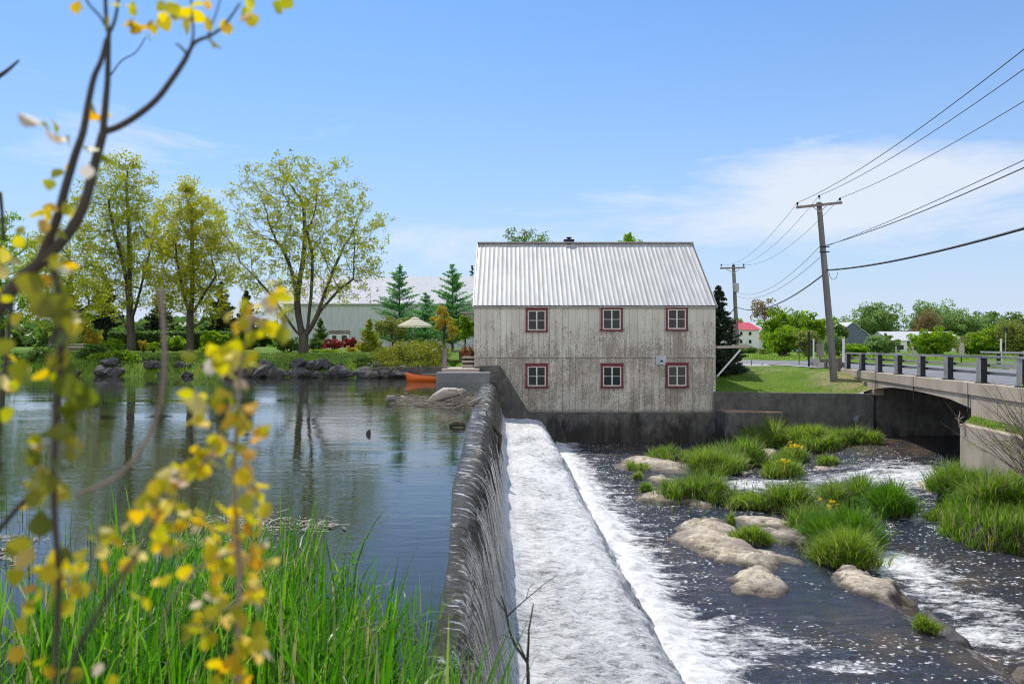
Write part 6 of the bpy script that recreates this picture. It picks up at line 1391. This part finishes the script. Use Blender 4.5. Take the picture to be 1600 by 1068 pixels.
# bare twig in front of the apron
Yq = 3.1; mb = MB()
for pts, r0, r1 in (([(826, 1090), (825, 1050), (824, 1034), (805, 1008), (796, 985), (790, 952), (783, 930)], .008, .003), ([(824, 1034), (826, 1000), (826, 985), (833, 945), (834, 942)], .006, .0015), ([(822, 1030), (812, 1008), (807, 995)], .004, .0015), ([(793, 962), (805, 950), (820, 937), (850, 912), (872, 897)], .0035, .001), ([(790, 955), (782, 945), (773, 930), (770, 905)], .003, .001), ([(822, 936), (826, 920), (834, 910)], .0015, .0008), ([(800, 998), (785, 990), (780, 997)], .002, .001)):
    p_ = [P(x, y, Yq) for x, y in pts]; mb.tube(p_, list(np.linspace(r0, r1, len(p_))), 5)
single('bare_twig', 'thin leafless twig rising in front of the white apron', 'twig', mb, M['wood_dark'], P(826, 1068, Yq), smooth=True)

# bare shrub over the wing wall
rs = np.random.RandomState(841); t_ = thing('bare_shrub', 'leafless brown shrub with whippy stems over the wing wall at right', 'shrub', P(1625, 745, 18.5)); mb = MB(); C = []; tips_ = []
for k in range(85):
    Y = 18.5+rs.uniform(-1.2, 1.2); b0 = P(1640+rs.normal()*18, 745+rs.normal()*14, Y); a = rs.uniform(-1.0, .35); L = rs.uniform(1.2, 2.5); dirv = Vector((math.sin(a), rs.normal()*.25, math.cos(a)*.85+.12)).normalized(); pts = [b0]; p = b0.copy()
    for j in range(6): dirv = (dirv+Vector((-.04+rs.normal()*.07, rs.normal()*.06, .03))).normalized(); p = p+dirv*L/6; pts.append(p.copy())
    mb.tube(pts, list(np.linspace(.012, .003, 7)), 4, cap=False); 
    for j in range(2):
        i0 = rs.randint(2, 5); q = pts[i0]; dd = (dirv+Vector(rs.normal(size=3)*.5)).normalized(); mb.tube([q, q+dd*.25, q+dd*.5], [.005, .004, .002], 3, cap=False); C.append(q+dd*.4)
mb.build('stems', rough_mat('grey_brown_twigs', [(.3, (.13, .1, .085)), (.7, (.26, .21, .18))], 5, .8, bstr=0), t_); V, F = leafquads(np.repeat(np.array([list(c) for c in C]), 2, 0)+rs.normal(size=(len(C)*2, 3))*.05, .025, rs); npmesh('buds', V, F, M['leaf_lime'], t_)
rs = np.random.RandomState(851); mb = MB()
for pts in ([(1500, 668), (1497, 655), (1500, 645), (1499, 642)], [(1498, 655), (1506, 650)], [(1500, 658), (1492, 652)], [(1500, 665), (1510, 658), (1512, 655)]): mb.tube([P(x, y, 23.9) for x, y in pts], list(np.linspace(.022, .008, len(pts))), 5)
single('dead_twig', 'bleached dead twig at the corner of the wing wall', 'twig', mb, M['driftwood'], P(1500, 666, 23.9))
# grass along the top of the wing wall and lawn edges
rs = np.random.RandomState(861); n_ = 2600; Y = rs.uniform(14, 24.2, n_); t0 = rs.uniform(0, 1, n_)**1.3; X = np.interp(Y, [14, 24.1], [12.2, 13.55])+.25+t0*1.0
V, F = blades(np.stack([X, Y, -.82+.25*np.clip(t0*1.2, 0, 1)], -1), rs.uniform(.12, .38, n_), rs.uniform(.012, .022, n_), np.abs(rs.normal(size=n_))*.4, rs); o = npmesh('verge_grass', V, F, M['grass']); tagit(o, 'strip of green grass on top of the wing wall beside the bridge', 'grass', kind='stuff')
n_ = 9000; X = rs.uniform(9.9, 17, n_); yr = np.interp(X, [9.64, 15.8], [37.6, 34.75])+.35; Y = yr+rs.uniform(0, 1, n_)**1.5*9; z = H(X, Y)-.01; kk = ~((X > 15.2) & (Y > 40))
V, F = blades(np.stack([X, Y, z], -1)[kk], rs.uniform(.04, .10, kk.sum()), rs.uniform(.015, .03, kk.sum()), np.abs(rs.normal(size=kk.sum()))*.5, rs, 2); o = npmesh('lawn_grass', V, F, M['grass_yl']); tagit(o, 'short sunlit grass of the lawn between mill and bridge', 'grass', kind='stuff')
n_ = 24000; X = rs.uniform(-31, -5.5, n_); d = rs.uniform(.3, 8, n_)**1.0; Y = shoreY(X)+d; z = H(X, Y)-.01
V, F = blades(np.stack([X, Y, z], -1), rs.uniform(.05, .2, n_)*np.where(d < 1.6, 2.0, .7), rs.uniform(.02, .04, n_), np.abs(rs.normal(size=n_))*.5, rs, 2); o = npmesh('bank_grass', V, F, M['grass']); tagit(o, 'sunlit grass of the garden bank above the shore boulders', 'grass', kind='stuff')
n_ = 9000; X = rs.uniform(14, 60, n_); Y = rs.uniform(66, 100, n_); V, F = blades(np.stack([X, Y, H(X, Y)-.01], -1), rs.uniform(.1, .35, n_), rs.uniform(.05, .1, n_), np.abs(rs.normal(size=n_))*.5, rs, 2); o = npmesh('meadow_grass', V, F, M['grass_yl']); tagit(o, 'rough green verge beyond the curving road', 'grass', kind='stuff')

# ------------------------------------------------------------------ out-of-focus sapling close to the lens
def fgl(x, y, Y): return P(x, y, Y)
def leafshape(c, size, rs, V, F):
    """a folded, pointed leaf"""
    d = Vector(rs.normal(size=3)); d.z -= .6; d.normalize(); n_ = Vector(rs.normal(size=3)); n_ = (n_-d*n_.dot(d)).normalized(); s_ = d.cross(n_); L = size; w = size*rs.uniform(.34, .5)
    prof_ = [(0, 0), (.12, .55), (.35, 1), (.65, .8), (.9, .3), (1, 0)]; b0 = len(V); crl = rs.uniform(-.25, .25)
    for t_, q in prof_: ctr = c+d*L*t_+n_*(crl*L*t_*t_); V += [tuple(ctr-s_*w*q+n_*w*q*.35), tuple(ctr), tuple(ctr+s_*w*q+n_*w*q*.35)]
    for k in range(5): F += [(b0+3*k, b0+3*k+1, b0+3*k+4, b0+3*k+3), (b0+3*k+1, b0+3*k+2, b0+3*k+5, b0+3*k+4)]
sap = thing('sapling', 'out-of-focus sapling with dark bending stems and yellow leaves at upper left', 'sapling', P(60, 1100, 1.0)); mb = MB(); UPP = .8
st_ = [
 ([(-60, 560), (0, 480), (30, 438), (75, 400), (110, 360), (132, 318), (147, 262), (161, 208)], .78, 10.5, 6.5),
 ([(161, 208), (165, 160), (168, 125), (169, 80), (170, 52)], UPP, 5.5, 3.5), ([(170, 52), (166, 28), (164, -20)], UPP, 3.2, 3), ([(169, 55), (180, 30), (188, -20)], UPP, 3, 2),
 ([(170, 52), (158, 28), (140, 8), (130, -10)], UPP, 2.2, 1.5),
 ([(161, 206), (185, 198), (215, 180), (245, 155), (268, 125), (285, 100), (293, 86)], UPP, 5.5, 4), ([(293, 86), (305, 66), (330, 55), (352, 38), (375, 5)], UPP, 3.5, 1.5), ([(293, 86), (285, 76), (275, 68)], UPP, 2.5, 1.5), ([(294, 84), (302, 55), (300, 20), (298, -10)], UPP, 2.0, 1.5), ([(325, 55), (338, 20), (345, -5)], UPP, 1.4, 1),
 ([(60, 412), (88, 345), (103, 290), (118, 240), (130, 205), (138, 160), (147, 120), (158, 95), (167, 60)], .78, 7.5, 3.5),
 ([(173, 118), (190, 95), (212, 82), (228, 58)], 1.1, 1.2, .8), ([(-20, 130), (8, 113), (30, 94)], 1.0, 4.5, 1.5), ([(0, 300), (3, 330), (6, 375)], 1.0, 3, 2.5),
 ([(78, 400), (92, 470), (95, 560), (88, 650), (84, 740), (86, 820), (92, 900), (88, 1000), (84, 1120)], .6, 5.5, 4.5), ([(-30, 860), (30, 790), (70, 750), (84, 735)], .75, 4, 3.5), ([(86, 1120), (120, 1020), (170, 930), (215, 865), (250, 800)], .5, 5, 3),
 ([(95, 560), (110, 640), (112, 720)], .72, 3, 2), ([(20, 450), (10, 560), (-5, 680)], .8, 4, 3)]
for pts, Yq, w0, w1 in st_:
    p_ = spline([P(x, y, Yq) for x, y in pts], 4); k_ = Yq/FP; mb.tube(p_, list(np.linspace(w0*k_, w1*k_, len(p_))), 7)
mb.build('stems', M['wood_dark'], sap, smooth=True)
rs = np.random.RandomState(901); V = []; F = []
lv = [(122, 8), (185, 12), (178, 22), (205, 38), (215, 45), (235, 42), (228, 52), (255, 15), (262, 28), (272, 18), (285, 12), (300, 25), (312, 14), (290, 40), (270, 32), (385, 8), (378, 22), (390, 30), (427, 6), (337, 62), (332, 55), (352, 40), (68, 205), (100, 217), (155, 190), (148, 185), (157, 250), (97, 270), (73, 290), (85, 325), (108, 342), (75, 340), (5, 398), (0, 420), (18, 408), (112, 425), (42, 370), (62, 378), (122, 512), (125, 508), (10, 470), (60, 450), (95, 420), (110, 380), (10, 490), (20, 520), (15, 555), (30, 600), (10, 600)]
for x, y in lv:
    for k in range(2): leafshape(P(x+rs.normal()*6, y-8+rs.normal()*6, .79+rs.uniform(-.05, .05)), rs.uniform(.011, .019), rs, V, F)
npmesh('leaves', np.array(V), np.array(F), M['fgleaf'], sap, smooth=True); V = []; F = []
for x, y in ((62, 745), (58, 770), (70, 730), (112, 700), (118, 690), (105, 715), (100, 520), (95, 560), (110, 480), (92, 460), (100, 600), (105, 640), (85, 500), (110, 550), (60, 850), (80, 880), (70, 480), (45, 500), (30, 560), (95, 430), (80, 590), (100, 660)):
    for k in range(2): leafshape(P(x+rs.normal()*5, y-14+rs.normal()*8, .6+rs.uniform(-.04, .04)), rs.uniform(.015, .024), rs, V, F)
npmesh('dark_leaves', np.array(V), np.array(F), M['fgleaf_dk'], sap, smooth=True); V = []; F = []
for x, y in ((62, 750), (75, 775), (55, 860), (75, 875), (98, 868), (30, 850), (70, 930), (18, 1015), (25, 1030), (88, 700), (45, 795), (105, 780), (78, 620), (60, 590), (20, 640), (110, 610), (95, 640), (120, 900), (20, 880), (45, 1000), (75, 1045), (150, 860), (100, 910)):
    leafshape(P(x+rs.normal()*8, y-10+rs.normal()*8, .62+rs.uniform(-.04, .04)), rs.uniform(.011, .019), rs, V, F)
npmesh('low_leaves', np.array(V), np.array(F), M['fgleaf'], sap, smooth=True)
sh = thing('leafy_shoot', 'blurred leafy shoot with orange and yellow leaves in front of the pond', 'shoot', P(372, 1100, .75)); mb = MB()
for pts, Yq, w0, w1 in (([(372, 1130), (371, 1000), (374, 900), (368, 800), (366, 720), (372, 640), (378, 560), (395, 500)], .62, 5, 2), ([(372, 700), (350, 690), (320, 720), (270, 760), (235, 790)], .62, 3, 1.5), ([(395, 500), (425, 480), (445, 455)], .62, 2, 1.2), ([(120, 772), (150, 760), (185, 742), (222, 700), (245, 650), (256, 590), (256, 520), (250, 450)], .62, 3, 4), ([(370, 860), (320, 880), (270, 930), (250, 1000)], .62, 2.5, 1.5), ([(374, 940), (340, 960), (300, 1010)], .62, 2, 1.2), ([(378, 560), (345, 565), (330, 572)], .62, 1.8, 1)):
    p_ = spline([P(x, y, Yq) for x, y in pts], 4); k_ = Yq/FP; mb.tube(p_, list(np.linspace(w0*k_, w1*k_, len(p_))), 6)
mb.build('stems', rough_mat('pale_brown_twig', [(.3, (.2, .15, .12)), (.7, (.36, .28, .24))], 9, .8, bstr=0), sh, smooth=True)
V = []; F = []; pale = leaf_mat('pale_pink_bud', [(.6, .5, .36), (.62, .48, .34), (.66, .6, .5)], .3); Vp = []; Fp = []
rsx = np.random.RandomState(5)
extra = [(float(np.interp(yy_, [480, 560, 640, 720, 900, 1060], [392, 375, 370, 366, 374, 371]))+rsx.normal()*22, yy_, .9) for yy_ in rsx.uniform(560, 1075, 46)]+[(rsx.uniform(235, 365), 0, .9) for _ in range(0)]
extra += [(q, 905-(q-70)*.32+rsx.normal()*22, .85) for q in rsx.uniform(80, 330, 16)]+[(q, 790-(q-240)*.75+rsx.normal()*10, .85) for q in rsx.uniform(235, 350, 12)]+[(85+rsx.normal()*24, q, .9) for q in rsx.uniform(640, 1060, 20)]
for x, y, s_ in tuple(extra)+((443, 458, 1), (432, 462, 1), (368, 492, 1), (375, 490, 1), (412, 505, 1), (428, 508, 1.2), (438, 518, 1), (405, 522, 1), (440, 492, 1), (350, 568, 1.3), (338, 566, 1.2), (375, 572, 1), (298, 627, 1.3), (308, 625, 1), (348, 618, .9), (312, 660, 1.1), (305, 668, 1), (330, 712, 1.2), (325, 722, 1), (240, 756, 1.3), (250, 765, 1.2), (235, 785, 1), (250, 798, 1.1), (205, 808, 1.1), (212, 812, 1), (172, 885, 1.1), (180, 888, 1), (140, 905, 1), (120, 920, 1), (320, 872, 1.3), (335, 868, 1), (355, 800, 1), (372, 810, 1.1), (388, 822, 1.1), (345, 850, .9), (372, 840, 1), (398, 780, .9), (360, 880, 1.1), (378, 900, 1), (300, 985, 1.3), (330, 990, 1.3), (320, 1003, 1.2), (372, 1000, 1), (355, 940, 1), (392, 950, 1.2), (378, 960, 1.2), (395, 930, 1), (360, 1030, 1), (400, 1000, 1), (370, 1055, 1), (345, 1060, 1), (400, 760, .9), (410, 830, 1), (392, 870, 1), (345, 900, 1), (130, 1055, 1), (180, 1062, 1), (225, 940, .9), (250, 920, .8), (300, 800, .8), (385, 560, 1), (360, 540, 1), (365, 660, 1), (372, 745, 1), (390, 480, .9)):
    for k in range(2): leafshape(P(x+rs.normal()*5, y-8+rs.normal()*5, .62+rs.uniform(-.03, .03)), (.0145*s_)*rs.uniform(.8, 1.15), rs, V, F)
for x, y in ((272, 745), (295, 762), (288, 738), (240, 875), (352, 940), (315, 942), (395, 872), (402, 858), (160, 1040), (300, 838), (255, 790), (415, 468), (380, 505), (345, 590), (365, 600), (318, 585), (388, 945), (410, 1010), (70, 205), (62, 200), (136, 285)):
    leafshape(P(x, y-5, .63), .014*rs.uniform(.8, 1.3), rs, Vp, Fp)
npmesh('leaves', np.array(V), np.array(F), M['fgleaf'], sh, smooth=True); npmesh('buds', np.array(Vp), np.array(Fp), pale, sh, smooth=True)

# low weeds, dead stalks and mud-stained litter between the river tussocks
rs = np.random.RandomState(871); B = []; K = 2600
for (xa, xb, ya, yb_, k) in ((440, 1130, 300, 400, 900), (400, 1000, 440, 540, 700), (880, 1160, 470, 660, 600), (690, 960, 545, 640, 220), (1330, 1600, 420, 560, 900), (640, 860, 240, 300, 300)):
    for _ in range(k):
        x, y = rs.uniform(xa, xb), rs.uniform(ya, yb_); p = Gr(*Z2(x, y))
        if fbm(np.array(p.x*1.3), np.array(p.y*1.3), 3) > -.02: B.append((p.x, p.y, p.z+.03))
B = np.array(B); n_ = len(B); V, F = blades(B, rs.uniform(.08, .32, n_), rs.uniform(.015, .035, n_), np.abs(rs.normal(size=n_))*.7, rs, 3, 1.0)
o = npmesh('river_weeds', V, F, leaf_mat('mixed_river_weed', [(.14, .2, .03), (.2, .26, .04), (.25, .2, .1), (.1, .14, .03), (.3, .26, .16)], .35)); tagit(o, 'low weeds and dead stalks between the river tussocks', 'weeds', kind='stuff')

# grass covering the slope of the right-hand bank down to the water
rs = np.random.RandomState(881); n_ = 9000; X = rs.uniform(10.0, 13.2, n_); Y = rs.uniform(17.4, 23, n_)
bl = np.interp(Y, [6, 15.5, 17.6, 18.6, 19.6, 21, 24], [13, 13, 12.2, 10.9, 10.7, 11.4, 13.0]); z = -3.6+.92*sm(X-bl, -.7, .5)
k = (z > -3.28) & (X < np.interp(Y, [14, 24.1], [12.2, 13.55])-.05) & (np.sin(X*5)*np.cos(Y*4) > -.75)
V, F = blades(np.stack([X, Y, z], -1)[k], rs.uniform(.2, .6, n_)[k], rs.uniform(.016, .034, n_)[k], np.abs(rs.normal(size=n_))[k]*.5+.1, rs, 4, 1.1)
o = npmesh('bank_weeds', V, F, M['grass']); tagit(o, 'bright grass covering the slope of the right bank down to the water', 'grass', kind='stuff')
